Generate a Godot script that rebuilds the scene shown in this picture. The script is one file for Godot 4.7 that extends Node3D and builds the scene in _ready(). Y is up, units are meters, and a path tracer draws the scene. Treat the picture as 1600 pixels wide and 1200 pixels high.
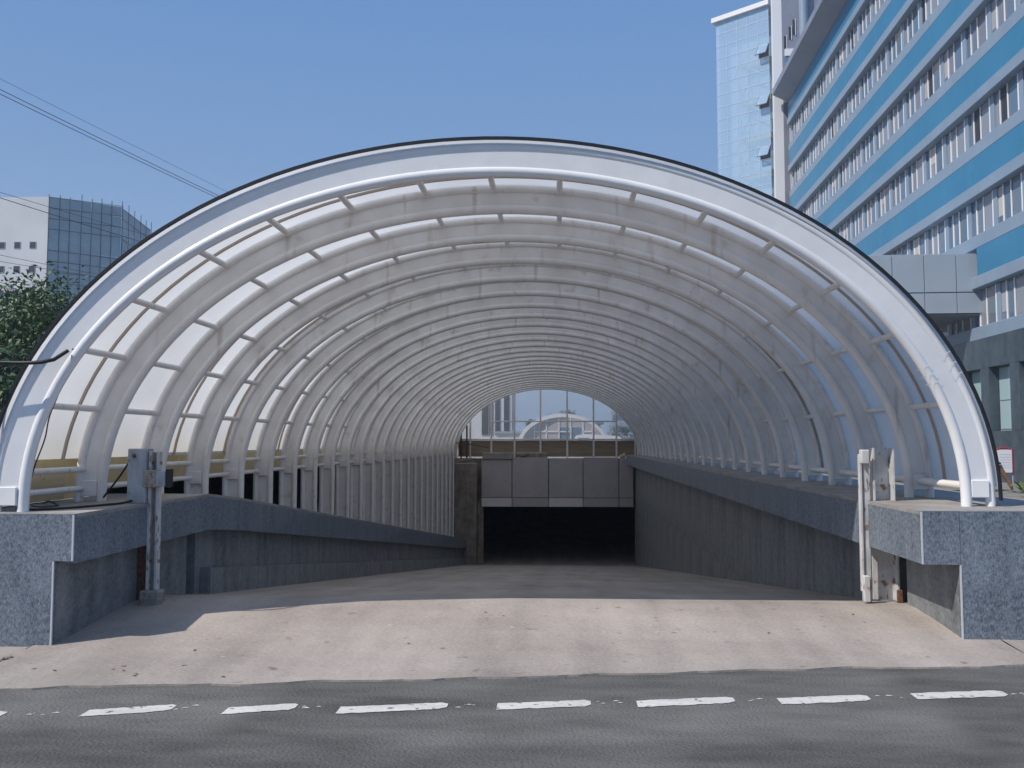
extends Node3D

# A covered car-park ramp beside an office building. x is right, y is up, and a
# distance d into the scene is -z; the ramp runs straight away along -z.

const SKEW := 0.1            # the road crosses the ramp at an angle: frames follow the road
const AXIS := -0.42          # centre line of the canopy
const SPRING := 1.1          # height at which the arches start
const HALF := 4.17           # outer half width of the arches
const RISE := 3.06           # outer rise of the arches
const FIRST := 7.48          # distance of the first arch on the centre line
const BAY := 1.25
const RIBS := 26

var M := {}
var taken := {}
var rng := RandomNumberGenerator.new()

# ------------------------------------------------------------------ mesh tools
class Shape:
	var st := SurfaceTool.new()
	func _init():
		st.begin(Mesh.PRIMITIVE_TRIANGLES)
	func vertex(p: Vector3, n: Vector3, uv := Vector2.ZERO):
		st.set_normal(n); st.set_uv(uv); st.add_vertex(p)
	func tri(a: Vector3, b: Vector3, c: Vector3):      # counter-clockwise seen from outside
		var n := (b - a).cross(c - a)
		if n.length_squared() < 1e-16: return
		n = n.normalized()
		vertex(a, n); vertex(c, n); vertex(b, n)
	func quad(a: Vector3, b: Vector3, c: Vector3, d: Vector3):
		tri(a, b, c); tri(a, c, d)
	func out_quad(a: Vector3, b: Vector3, c: Vector3, d: Vector3, inside: Vector3):
		var n := (b - a).cross(c - a)
		if n.length_squared() < 1e-14: n = (c - a).cross(d - a)
		if n.dot((a + b + c + d) * 0.25 - inside) < 0: quad(a, d, c, b)
		else: quad(a, b, c, d)
	func out_tri(a: Vector3, b: Vector3, c: Vector3, inside: Vector3):
		if (b - a).cross(c - a).dot((a + b + c) / 3.0 - inside) < 0: tri(a, c, b)
		else: tri(a, b, c)
	func hexa(p: Array):                                # four corners, then the four opposite them
		var m := Vector3.ZERO
		for q in p: m += q / 8.0
		out_quad(p[0], p[1], p[2], p[3], m); out_quad(p[4], p[5], p[6], p[7], m)
		for k in 4:
			out_quad(p[k], p[(k + 1) % 4], p[4 + (k + 1) % 4], p[4 + k], m)
	func box(c: Vector3, s: Vector3, turn := Basis.IDENTITY):
		var h := s * 0.5
		var p := []
		for y in [-1, 1]:
			for q in [[-1, -1], [1, -1], [1, 1], [-1, 1]]:
				p.append(c + turn * Vector3(q[0] * h.x, y * h.y, q[1] * h.z))
		hexa(p)
	func soft_box(c: Vector3, s: Vector3, bevel: float, turn := Basis.IDENTITY):   # a box with chamfered edges
		var h := s * 0.5
		var b: float = min(bevel, min(h.x, min(h.y, h.z)) * 0.9)
		for axis in 3:
			for side in [-1.0, 1.0]:
				var u := (axis + 1) % 3
				var v := (axis + 2) % 3
				var q := []
				for k in [[-1, -1], [1, -1], [1, 1], [-1, 1]]:
					var p := Vector3.ZERO
					p[axis] = side * h[axis]; p[u] = k[0] * (h[u] - b); p[v] = k[1] * (h[v] - b)
					q.append(c + turn * p)
				out_quad(q[0], q[1], q[2], q[3], c)
		for axis in 3:
			var u := (axis + 1) % 3
			var v := (axis + 2) % 3
			for k in [[-1, -1], [1, -1], [1, 1], [-1, 1]]:
				var q := []
				for w in [[0, -1], [0, 1], [1, 1], [1, -1]]:
					var p := Vector3.ZERO
					p[axis] = w[1] * (h[axis] - b)
					p[u] = k[0] * (h[u] - (b if w[0] == 0 else 0.0)); p[v] = k[1] * (h[v] - (0.0 if w[0] == 0 else b))
					q.append(c + turn * p)
				out_quad(q[0], q[1], q[2], q[3], c)
		for sx in [-1, 1]:
			for sy in [-1, 1]:
				for sz in [-1, 1]:
					var k := Vector3(sx, sy, sz)
					out_tri(c + turn * (k * (h - Vector3(0, b, b))), c + turn * (k * (h - Vector3(b, 0, b))), c + turn * (k * (h - Vector3(b, b, 0))), c)
	func prism(poly: PackedVector2Array, to_space: Callable, w0: float, w1: float):    # a flat outline given a thickness
		var index := Geometry2D.triangulate_polygon(poly)
		var mid := Vector2.ZERO
		for p in poly: mid += p / poly.size()
		var a: Vector3 = to_space.call(mid, w0)
		var b: Vector3 = to_space.call(mid, w1)
		for k in range(0, index.size(), 3):
			for e in [[w0, b], [w1, a]]:
				out_tri(to_space.call(poly[index[k]], e[0]), to_space.call(poly[index[k + 1]], e[0]), to_space.call(poly[index[k + 2]], e[0]), e[1])
		var clockwise := Geometry2D.is_polygon_clockwise(poly)
		for k in poly.size():
			var p := poly[k]
			var q := poly[(k + 1) % poly.size()]
			var side := (q - p).orthogonal() * (1.0 if not clockwise else -1.0)
			var inside: Vector3 = to_space.call((p + q) * 0.5 - side * 0.01, (w0 + w1) * 0.5)
			var other: Vector3 = to_space.call((p + q) * 0.5 + side * 0.01, (w0 + w1) * 0.5)
			if not Geometry2D.is_point_in_polygon((p + q) * 0.5 - side.normalized() * 0.002, poly): inside = other
			out_quad(to_space.call(p, w0), to_space.call(q, w0), to_space.call(q, w1), to_space.call(p, w1), inside)
	func tube(pts: PackedVector3Array, r: float, sides := 10, caps := true, r_end := -1.0):
		var n := pts.size()
		var t0 := (pts[1] - pts[0]).normalized()
		var u := t0.cross(Vector3.UP if absf(t0.y) < 0.9 else Vector3.RIGHT).normalized()
		var rings := []
		for k in n:
			var t := (pts[min(k + 1, n - 1)] - pts[max(k - 1, 0)]).normalized()
			u = (u - t * u.dot(t)).normalized()
			var v := t.cross(u)
			var rr := r if r_end < 0 else lerpf(r, r_end, float(k) / (n - 1))
			var ring := []
			for s in sides:
				var a := TAU * s / sides
				var o := u * cos(a) + v * sin(a)
				ring.append([pts[k] + o * rr, o])
			rings.append(ring)
		for k in n - 1:
			for s in sides:
				var a = rings[k][s]
				var b = rings[k][(s + 1) % sides]
				var c = rings[k + 1][(s + 1) % sides]
				var d = rings[k + 1][s]
				for q in [a, c, b, a, d, c]: vertex(q[0], q[1])
		if caps:
			for e in [[0, 1], [n - 1, n - 2]]:
				for s in sides:
					out_tri(pts[e[0]], rings[e[0]][s][0], rings[e[0]][(s + 1) % sides][0], pts[e[1]])
	func done() -> ArrayMesh:
		return st.commit()

func P(x: float, y: float, d: float) -> Vector3: return Vector3(x, y, -d)

func part(called: String, mesh: Mesh, m: Material, parent: Node, at := Vector3.ZERO) -> MeshInstance3D:
	var o := MeshInstance3D.new()
	o.name = called; o.mesh = mesh; o.material_override = m; o.position = at
	o.cast_shadow = GeometryInstance3D.SHADOW_CASTING_SETTING_ON
	parent.add_child(o, true)
	return o

func numbered(called: String) -> String:
	if not taken.has(called):
		taken[called] = 0
		return called
	taken[called] += 1
	return "%s_%03d" % [called, taken[called]]

func tag(o: Node, label: String, category: String, group := ""):
	o.set_meta("label", label); o.set_meta("category", category)
	if group: o.set_meta("group", group)

func thing(called: String, label: String, category: String, at := Vector3.ZERO, turn := 0.0, group := "") -> Node3D:
	var o := Node3D.new()
	o.name = numbered(called); add_child(o)
	o.position = at; o.rotation.y = turn
	tag(o, label, category, group)
	return o

func single(called: String, mesh: Mesh, m: Material, label: String, category: String, group := "") -> MeshInstance3D:
	var o := part(numbered(called), mesh, m, self)
	tag(o, label, category, group)
	return o

func structure(called: String, mesh: Mesh, m: Material, label: String, category: String) -> MeshInstance3D:
	var o := part(numbered(called), mesh, m, self)
	o.set_meta("kind", "structure"); tag(o, label, category)
	return o

func box_mesh(s: Vector3, bevel := 0.0) -> ArrayMesh:
	var b := Shape.new()
	if bevel > 0: b.soft_box(Vector3.ZERO, s, bevel)
	else: b.box(Vector3.ZERO, s)
	return b.done()

# ------------------------------------------------------------------ materials
func noise_bytes(size: int, frequency: float, seed_: int, octaves := 4, stretch := Vector2.ONE) -> PackedByteArray:
	var n := FastNoiseLite.new()
	n.seed = seed_; n.frequency = frequency; n.noise_type = FastNoiseLite.TYPE_SIMPLEX_SMOOTH
	n.fractal_octaves = octaves
	var im := n.get_seamless_image(int(size / stretch.x), int(size / stretch.y))
	im.resize(size, size, Image.INTERPOLATE_CUBIC)
	im.convert(Image.FORMAT_L8)
	return im.get_data()

# colours are linear; each layer is [frequency, amount, octaves, stretch]; spots are [frequency, threshold, colour, softness]
func texture(size: int, dark: Color, light: Color, layers: Array, spots := [], seed_ := 1) -> ImageTexture:
	var maps := []
	for k in layers.size():
		maps.append(noise_bytes(size, layers[k][0], seed_ + k * 7, layers[k][2], layers[k][3] if layers[k].size() > 3 else Vector2.ONE))
	var spot_maps := []
	for k in spots.size():
		spot_maps.append(noise_bytes(size, spots[k][0], seed_ + 100 + k * 7, 3, spots[k][4] if spots[k].size() > 4 else Vector2.ONE))
	var ramp := PackedByteArray()
	for k in 256:
		var c := dark.lerp(light, k / 255.0).linear_to_srgb()
		ramp.append(int(clampf(c.r, 0, 1) * 255)); ramp.append(int(clampf(c.g, 0, 1) * 255)); ramp.append(int(clampf(c.b, 0, 1) * 255))
	var data := PackedByteArray()
	data.resize(size * size * 3)
	var spot_colours := []
	for s in spots: spot_colours.append(s[2].linear_to_srgb())
	for k in size * size:
		var v := 127.5
		for l in maps.size(): v += (maps[l][k] - 127.5) * layers[l][1]
		var at := int(clampf(v, 0, 255)) * 3
		var r: float = ramp[at]
		var g: float = ramp[at + 1]
		var b: float = ramp[at + 2]
		for s in spot_maps.size():
			var t := clampf((spot_maps[s][k] / 255.0 - spots[s][1]) / spots[s][3], 0, 1)
			if t > 0:
				var c: Color = spot_colours[s]
				r = lerpf(r, c.r * 255, t); g = lerpf(g, c.g * 255, t); b = lerpf(b, c.b * 255, t)
		data[k * 3] = int(r); data[k * 3 + 1] = int(g); data[k * 3 + 2] = int(b)
	return ImageTexture.create_from_image(Image.create_from_data(size, size, false, Image.FORMAT_RGB8, data))

func relief(size: int, frequency: float, strength: float, seed_: int) -> ImageTexture:
	var im := Image.create_from_data(size, size, false, Image.FORMAT_L8, noise_bytes(size, frequency, seed_, 4))
	im.convert(Image.FORMAT_RGBA8)
	im.bump_map_to_normal_map(strength)
	return ImageTexture.create_from_image(im)

func plain(c: Color, rough := 0.6, metal := 0.0) -> StandardMaterial3D:
	var m := StandardMaterial3D.new()
	m.albedo_color = c.linear_to_srgb(); m.roughness = rough; m.metallic = metal
	return m

func surfaced(t: Texture2D, metres: float, rough := 0.8, bump: Texture2D = null, bump_amount := 1.0, tint := Color.WHITE) -> StandardMaterial3D:
	var m := plain(tint, rough)
	m.albedo_texture = t
	m.uv1_triplanar = true; m.uv1_world_triplanar = true
	m.uv1_scale = Vector3.ONE / metres
	m.uv1_triplanar_sharpness = 4.0
	if bump:
		m.normal_enabled = true; m.normal_texture = bump; m.normal_scale = bump_amount
	return m

func make_materials():
	var fine := relief(512, 0.09, 3.0, 5)
	var concrete := texture(1024, Color(0.195, 0.170, 0.152), Color(0.445, 0.398, 0.36),
		[[0.002, 0.42, 4], [0.02, 0.16, 4], [0.2, 0.4, 2], [0.010, 0.45, 4, Vector2(1, 8)], [0.012, 0.14, 3, Vector2(6, 1)]], [[0.03, 0.80, Color(0.15, 0.13, 0.11), 0.2], [0.05, 0.84, Color(0.50, 0.47, 0.43), 0.15]], 3)
	M.concrete = surfaced(concrete, 7.3, 0.9, fine, 0.12)
	M.old_concrete = surfaced(texture(512, Color(0.14, 0.12, 0.10), Color(0.38, 0.335, 0.29), [[0.01, 0.7, 4], [0.06, 0.5, 4], [0.02, 0.4, 3, Vector2(1, 8)]], [], 21), 2.6, 0.95, fine, 0.6)
	M.asphalt = surfaced(texture(1024, Color(0.052, 0.051, 0.049), Color(0.165, 0.162, 0.155),
		[[0.004, 0.75, 4, Vector2(3, 1)], [0.014, 0.5, 4, Vector2(3, 1)], [0.25, 0.65, 2]], [[0.035, 0.83, Color(0.16, 0.15, 0.14), 0.3, Vector2(3, 1)]], 9), 4.1, 0.85, relief(512, 0.3, 3.0, 8), 0.4)
	M.granite = surfaced(texture(512, Color(0.055, 0.075, 0.098), Color(0.26, 0.30, 0.355),
		[[0.035, 0.55, 3], [0.11, 0.75, 3, Vector2(1, 2)], [0.006, 0.4, 3, Vector2(1, 5)], [0.3, 0.3, 1]], [[0.1, 0.78, Color(0.06, 0.07, 0.10), 0.15]], 14), 1.0, 0.42, fine, 0.15)
	M.granite_worn = surfaced(texture(512, Color(0.075, 0.085, 0.094), Color(0.29, 0.305, 0.315),
		[[0.02, 0.4, 3], [0.11, 0.5, 3, Vector2(1, 2)], [0.008, 0.6, 4, Vector2(1, 6)]], [[0.02, 0.72, Color(0.23, 0.22, 0.2), 0.4, Vector2(1, 8)]], 33), 1.5, 0.5, fine, 0.15)
	M.arris = plain(Color(0.5, 0.53, 0.56), 0.7)
	M.ledge = surfaced(texture(256, Color(0.19, 0.175, 0.16), Color(0.38, 0.36, 0.34), [[0.01, 0.7, 4], [0.09, 0.5, 3]], [], 41), 2.2, 0.85)
	var dust := texture(256, Color(0.72, 0.685, 0.655), Color(0.875, 0.86, 0.845), [[0.006, 0.5, 4], [0.03, 0.5, 4], [0.02, 0.4, 3, Vector2(1, 6)]], [[0.025, 0.76, Color(0.52, 0.45, 0.39), 0.4], [0.03, 0.80, Color(0.47, 0.39, 0.32), 0.35, Vector2(1, 6)]], 51)
	M.white_steel = surfaced(dust, 1.7, 0.36)
	M.rib_steel = []
	for k in 7:                                             # the same paint, its dirt lying elsewhere on each rib
		var m := surfaced(dust, 1.7 + 0.13 * k, 0.36)
		m.uv1_offset = Vector3(0.37 * k, 0.61 * k, 0.23 * k)
		M.rib_steel.append(m)
	M.fascia = surfaced(texture(256, Color(0.76, 0.765, 0.77), Color(0.88, 0.885, 0.89), [[0.01, 0.6, 4], [0.05, 0.4, 3]], [], 55), 2.3, 0.28)
	M.sheet = surfaced(texture(256, Color(0.665, 0.685, 0.70), Color(0.83, 0.85, 0.865), [[0.004, 0.7, 4], [0.03, 0.35, 4], [0.01, 0.35, 3, Vector2(1, 4)]], [], 61), 4.4, 0.35)
	M.sheet.backlight_enabled = true; M.sheet.backlight = Color(1.0, 1.0, 1.0)
	M.sheet.cull_mode = BaseMaterial3D.CULL_DISABLED
	M.seam = plain(Color(0.45, 0.37, 0.30), 0.7)
	M.gasket = plain(Color(0.012, 0.013, 0.016), 0.5)
	M.tan = surfaced(texture(256, Color(0.40, 0.29, 0.13), Color(0.70, 0.56, 0.31), [[0.008, 0.7, 4, Vector2(4, 1)], [0.06, 0.35, 3]], [], 66), 2.0, 0.8)
	M.wood = surfaced(texture(256, Color(0.42, 0.31, 0.15), Color(0.72, 0.58, 0.36), [[0.01, 0.5, 3, Vector2(8, 1)], [0.05, 0.5, 3, Vector2(10, 1)]], [[0.02, 0.86, Color(0.2, 0.12, 0.05), 0.1]], 68), 1.2, 0.7)
	M.brown = surfaced(texture(256, Color(0.17, 0.125, 0.085), Color(0.36, 0.285, 0.20), [[0.006, 0.5, 3, Vector2(10, 1)], [0.05, 0.6, 3, Vector2(10, 1)]], [], 70), 1.6, 0.6)
	M.post = surfaced(texture(256, Color(0.40, 0.40, 0.39), Color(0.66, 0.66, 0.66), [[0.01, 0.6, 4], [0.05, 0.5, 3, Vector2(1, 4)]], [[0.02, 0.71, Color(0.22, 0.115, 0.075), 0.22], [0.05, 0.76, Color(0.14, 0.085, 0.06), 0.15, Vector2(1, 3)]], 77), 0.9, 0.6)
	M.post_grey = surfaced(texture(256, Color(0.26, 0.29, 0.32), Color(0.48, 0.52, 0.56), [[0.01, 0.6, 4], [0.05, 0.5, 3, Vector2(1, 4)]], [[0.02, 0.78, Color(0.19, 0.10, 0.065), 0.2]], 79), 0.9, 0.6)
	M.post_worn = surfaced(texture(256, Color(0.17, 0.15, 0.13), Color(0.40, 0.37, 0.33), [[0.02, 0.7, 4], [0.06, 0.5, 3]], [[0.03, 0.70, Color(0.20, 0.11, 0.065), 0.2]], 80), 0.5, 0.7)
	M.rust = surfaced(texture(256, Color(0.055, 0.03, 0.02), Color(0.24, 0.11, 0.06), [[0.03, 0.8, 4], [0.1, 0.5, 2]], [], 81), 0.4, 0.9)
	M.black = plain(Color(0.012, 0.012, 0.013), 0.5)
	M.panel_grey = surfaced(texture(256, Color(0.38, 0.355, 0.365), Color(0.47, 0.445, 0.455), [[0.01, 0.6, 3], [0.05, 0.4, 3]], [], 84), 3.0, 0.4)
	M.panel_pale = plain(Color(0.68, 0.65, 0.65), 0.4)
	M.glass = plain(Color(0.75, 0.82, 0.86), 0.02)
	M.glass.transparency = BaseMaterial3D.TRANSPARENCY_ALPHA; M.glass.albedo_color.a = 0.14
	M.sand = surfaced(texture(256, Color(0.22, 0.18, 0.12), Color(0.42, 0.35, 0.25), [[0.01, 0.7, 4], [0.1, 0.5, 3]], [], 90), 3.0, 0.95)
	M.earth = surfaced(texture(256, Color(0.13, 0.115, 0.09), Color(0.28, 0.25, 0.20), [[0.006, 0.7, 4], [0.08, 0.5, 3]], [], 92), 7.0, 0.95)
	M.soil = surfaced(texture(256, Color(0.13, 0.12, 0.10), Color(0.30, 0.29, 0.25), [[0.02, 0.7, 4], [0.1, 0.5, 3]], [], 94), 1.5, 0.95)
	M.paint = surfaced(texture(256, Color(0.42, 0.42, 0.40), Color(0.72, 0.71, 0.68), [[0.02, 0.5, 4, Vector2(4, 1)], [0.1, 0.4, 3]], [[0.05, 0.74, Color(0.16, 0.16, 0.155), 0.1]], 96), 1.1, 0.75)
	M.cable = plain(Color(0.010, 0.011, 0.012), 0.45)
	M.wire = plain(Color(0.05, 0.05, 0.055), 0.6)
	# the office building
	M.blue = surfaced(texture(256, Color(0.028, 0.175, 0.325), Color(0.045, 0.225, 0.385), [[0.006, 0.6, 3], [0.04, 0.3, 3]], [], 101), 6.0, 0.38)
	M.band = surfaced(texture(256, Color(0.205, 0.275, 0.36), Color(0.27, 0.35, 0.445), [[0.006, 0.6, 3], [0.04, 0.3, 3, Vector2(1, 4)]], [], 103), 5.0, 0.45)
	M.band_shelf = plain(Color(0.33, 0.36, 0.42), 0.5)
	M.mullion = plain(Color(0.82, 0.82, 0.83), 0.35)
	M.pane = []
	for c in [Color(0.10, 0.15, 0.21), Color(0.15, 0.19, 0.24), Color(0.21, 0.21, 0.25), Color(0.12, 0.18, 0.26), Color(0.26, 0.28, 0.32)]:
		var g := plain(c, 0.08); g.metallic_specular = 0.6
		M.pane.append(g)
	M.blind = [plain(Color(0.42, 0.38, 0.40), 0.8), plain(Color(0.34, 0.36, 0.40), 0.8), plain(Color(0.50, 0.47, 0.44), 0.8)]
	M.dark_room_pane = plain(Color(0.03, 0.03, 0.035), 0.5)  # near-black colour stands in for the unlit room of an open window
	M.slate = surfaced(texture(256, Color(0.030, 0.045, 0.058), Color(0.085, 0.11, 0.13), [[0.02, 0.6, 4], [0.1, 0.4, 3], [0.01, 0.5, 3, Vector2(1, 6)]], [], 107), 3.0, 0.35)
	M.porch = surfaced(texture(256, Color(0.30, 0.36, 0.43), Color(0.37, 0.43, 0.50), [[0.006, 0.6, 3]], [], 109), 5.0, 0.35)
	M.ground_pane = plain(Color(0.36, 0.50, 0.52), 0.1)
	M.tower_glass = plain(Color(0.58, 0.80, 1.0), 0.06, 0.25)
	M.tower_glass.transparency = BaseMaterial3D.TRANSPARENCY_ALPHA; M.tower_glass.albedo_color.a = 0.25
	M.tower_in = plain(Color(0.66, 0.80, 0.93), 0.8)
	M.tower_bar = plain(Color(0.50, 0.60, 0.74), 0.5)
	M.tower_slab = plain(Color(0.80, 0.76, 0.52), 0.8)
	M.white_clad = plain(Color(0.74, 0.75, 0.77), 0.5)
	M.grey_clad = surfaced(texture(256, Color(0.19, 0.21, 0.27), Color(0.25, 0.27, 0.33), [[0.006, 0.6, 3], [0.03, 0.4, 3]], [], 113), 6.0, 0.5)
	M.white_render = surfaced(texture(256, Color(0.55, 0.57, 0.59), Color(0.72, 0.73, 0.745), [[0.004, 0.6, 4], [0.012, 0.5, 4, Vector2(1, 8)]], [], 117), 22.0, 0.8)
	M.net = surfaced(texture(256, Color(0.21, 0.31, 0.36), Color(0.37, 0.49, 0.54), [[0.01, 0.7, 4], [0.05, 0.4, 3]], [], 119), 17.0, 0.6)
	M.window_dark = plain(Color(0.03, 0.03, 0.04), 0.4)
	M.leaf = StandardMaterial3D.new()
	M.leaf.vertex_color_use_as_albedo = true; M.leaf.roughness = 0.55; M.leaf.backlight_enabled = true; M.leaf.backlight = Color(0.4, 0.45, 0.2); M.leaf.cull_mode = BaseMaterial3D.CULL_DISABLED
	M.bark = surfaced(texture(256, Color(0.06, 0.045, 0.03), Color(0.17, 0.13, 0.095), [[0.03, 0.8, 4, Vector2(1, 4)]], [], 123), 0.8, 0.95)

# ------------------------------------------------------------------ the place
func arch(inset: float, degrees: float, d := 0.0) -> Vector3:       # a point of an arch, in the arch's own slanted plane
	var a := deg_to_rad(degrees)
	var x := AXIS + (HALF - inset) * cos(a)
	return P(x, SPRING + (RISE - inset) * sin(a), d + SKEW * (x - AXIS))

func floor_height(d: float) -> float:
	var profile := [[0.0, 0.0], [6.6, 0.0], [7.2, 0.03], [7.8, 0.085], [8.3, 0.115], [8.7, 0.085], [9.2, 0.0], [9.8, -0.085], [38.0, -3.585], [60.0, -3.585]]
	for k in profile.size() - 1:
		if d <= profile[k + 1][0]:
			return lerpf(profile[k][1], profile[k + 1][1], (d - profile[k][0]) / (profile[k + 1][0] - profile[k][0]))
	return -3.585

func left_cap_top(d: float) -> float:
	return 1.035 if d < 9.75 else 1.035 - 0.1255 * (d - 9.75)

func _ready():
	rng.seed = 20
	# camera
	var cam := Camera3D.new()
	cam.name = "camera"
	cam.position = Vector3(0, 1.6, 0)
	cam.rotation = Vector3(deg_to_rad(3.678), deg_to_rad(2.897), 0)
	cam.fov = rad_to_deg(2.0 * atan(600.0 / 1400.0))
	cam.near = 0.05; cam.far = 3000
	add_child(cam); cam.current = true
	# sky, air and sun
	var sky_look := ProceduralSkyMaterial.new()
	sky_look.sky_top_color = Color(0.335, 0.505, 0.72)
	sky_look.sky_horizon_color = Color(0.66, 0.735, 0.81)
	sky_look.sky_curve = 0.16
	sky_look.ground_horizon_color = Color(0.55, 0.58, 0.60)
	sky_look.ground_bottom_color = Color(0.25, 0.24, 0.22)
	sky_look.sun_angle_max = 6.0
	var sky := Sky.new()
	sky.sky_material = sky_look
	var env := Environment.new()
	env.background_mode = Environment.BG_SKY
	env.sky = sky
	env.tonemap_mode = Environment.TONE_MAPPER_LINEAR
	env.tonemap_exposure = 1.2
	env.fog_enabled = true; env.fog_density = 0.0011; env.fog_light_color = Color(0.72, 0.79, 0.87)
	env.sdfgi_enabled = true; env.ssao_enabled = true; env.ssil_enabled = true
	var air := WorldEnvironment.new()
	air.name = "air"; air.environment = env
	add_child(air)
	var sun := DirectionalLight3D.new()
	sun.name = "sun"
	sun.light_energy = 1.2; sun.light_color = Color(1.0, 0.965, 0.92); sun.light_angular_distance = 0.5
	sun.shadow_enabled = true
	add_child(sun)
	sun.look_at_from_position(Vector3.ZERO, Vector3(0.74, -1.0, -0.47), Vector3.UP)

	make_materials()
	build_ground()
	build_left_wall()
	build_right_wall()
	build_canopy()
	build_portal()
	build_end_window()
	build_office()
	build_glass_tower()
	build_left_building()
	build_posts()
	build_cables()
	build_left_side()
	build_plants()
	build_far_view()
	build_small()

func road_edge(x: float) -> float: return 6.20 + 0.139 * (x + 0.31)

func build_ground():
	var g := Shape.new()
	var y := -0.012
	for r in [[-900.0, -9.0, -300.0, 1500.0], [5.2, 900.0, -300.0, 1500.0], [-9.0, 5.2, -300.0, 6.0], [-9.0, 5.2, 56.0, 1500.0]]:
		g.quad(P(r[0], y, r[2]), P(r[1], y, r[2]), P(r[1], y, r[3]), P(r[0], y, r[3]))
	structure("ground", g.done(), M.earth, "dusty open ground around the road and the buildings", "ground")
	var t := Shape.new()
	t.quad(P(-60, 0, -30 - 8.3), P(60, 0, -30 + 8.3), P(60, 0, 7.6 + 8.3), P(-60, 0, 7.6 - 8.3))
	# the slanted far edge is cut to the line where the concrete begins, with a little overlap
	var road_mesh := Shape.new()
	road_mesh.quad(P(-60, 0, -40), P(60, 0, -40), P(60, 0, road_edge(60) + 0.06), P(-60, 0, road_edge(-60) + 0.06))
	var road := structure("road", road_mesh.done(), M.asphalt, "dark grey asphalt road across the front of the ramp", "road")
	# broken centre line: one ragged stroke of paint each
	var ends := [[-4.3, 5.08, -3.25, 5.22], [-2.79, 5.255, -2.31, 5.40], [-1.98, 5.345, -1.58, 5.46], [-1.31, 5.39, -0.67, 5.52], [-0.37, 5.515, 0.20, 5.62], [0.48, 5.61, 1.09, 5.735], [1.36, 5.71, 1.94, 5.82], [2.23, 5.865, 2.84, 5.965], [3.2, 5.99, 3.9, 6.10], [-5.6, 4.9, -4.95, 5.0]]
	for e in ends:
		var along := (P(e[2], 0, e[3]) - P(e[0], 0, e[1]))
		var across := P(0, 0, 0.058)
		var outline_a := []
		var outline_b := []
		var start := P(e[0], 0.004, e[1])
		for k in 15:
			var f := k / 14.0
			var end_round: float = 1.0 - 0.45 * pow(maxf(0.0, f - 0.93) / 0.07, 2.0)
			var slant := across * 1.15
			outline_a.append(start + along * f + slant * end_round * (1 + rng.randf_range(-0.09, 0.09)))
			outline_b.append(start + along * f - slant * end_round * (1 + rng.randf_range(-0.11, 0.11)))
		var s := Shape.new()
		for k in 14:
			s.quad(outline_b[k], outline_b[k + 1], outline_a[k + 1], outline_a[k])
		for k in 4:                                             # flakes left of older paint near the ends
			var c: Vector3 = start + along * rng.randf_range(1.02, 1.35) + across * rng.randf_range(-0.9, 0.7)
			var r := rng.randf_range(0.004, 0.014)
			s.tri(c + Vector3(-r * 2.2, 0, r), c + Vector3(r * 1.8, 0, r * 0.6), c + Vector3(0, 0, -r))
		part("lane_dash", s.done(), M.paint, road)
	# concrete apron and ramp in one pour: a lip over the asphalt, a crest, then down
	var f := Shape.new()
	var steps := [6.75, 7.2, 7.8, 8.1, 8.3, 8.5, 8.7, 9.0, 9.2, 9.5, 9.8]
	var count := 260
	var x0 := -9.0
	var x1 := 9.0
	var lip := []
	var wave := FastNoiseLite.new()
	wave.seed = 4; wave.frequency = 0.9; wave.fractal_octaves = 4
	for k in count + 1:
		var x := lerpf(x0, x1, float(k) / count)
		lip.append(P(x, 0.013, road_edge(x) - 0.02 + wave.get_noise_1d(x) * 0.10))
	for k in count:
		var a: Vector3 = lip[k]
		var b: Vector3 = lip[k + 1]
		f.quad(a - Vector3(0, 0.03, 0), b - Vector3(0, 0.03, 0), b, a)
		var a1 := P(a.x, 0.016 + 0.045 * clampf(1.0 - (a.x - 3.4) / 2.5, 0, 1) * float(a.x > 0), maxf(7.35, -a.z + 0.1))
		var b1 := P(b.x, 0.016 + 0.045 * clampf(1.0 - (b.x - 3.4) / 2.5, 0, 1) * float(b.x > 0), maxf(7.35, -b.z + 0.1))
		if a.x > -4.1 and b.x < 3.5:
			a1 = P(a.x, 0.016 + floor_height(6.75), 6.75); b1 = P(b.x, 0.016 + floor_height(6.75), 6.75)
		f.quad(a, b, b1, a1)
	for k in steps.size() - 1:
		var d0: float = steps[k]
		var d1: float = steps[k + 1]
		f.quad(P(-4.05, floor_height(d0) + 0.016, d0), P(3.45, floor_height(d0) + 0.016, d0), P(3.45, floor_height(d1) + 0.016, d1), P(-4.05, floor_height(d1) + 0.016, d1))
	f.quad(P(-4.05, floor_height(9.8) + 0.016, 9.8), P(3.45, floor_height(9.8) + 0.016, 9.8), P(3.45, floor_height(38) + 0.016, 38.0), P(-4.05, floor_height(38) + 0.016, 38.0))
	structure("ramp_pavement", f.done(), M.concrete, "worn beige concrete apron and ramp leading down under the canopy", "pavement")

func slab(a: float, b: float, x0: float, x1: float, low: Callable, high: Callable) -> ArrayMesh:    # a stone from distance a to b
	var s := Shape.new()
	s.hexa([P(x0, low.call(a), a), P(x1, low.call(a), a), P(x1, low.call(b), b), P(x0, low.call(b), b),
		P(x0, high.call(a), a), P(x1, high.call(a), a), P(x1, high.call(b), b), P(x0, high.call(b), b)])
	return s.done()

func front_stone(poly: Array, d0: float, d1: float) -> ArrayMesh:
	var s := Shape.new()
	s.prism(PackedVector2Array(poly), func(p, w): return P(p.x, p.y, w), d0, d1)
	return s.done()

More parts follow.
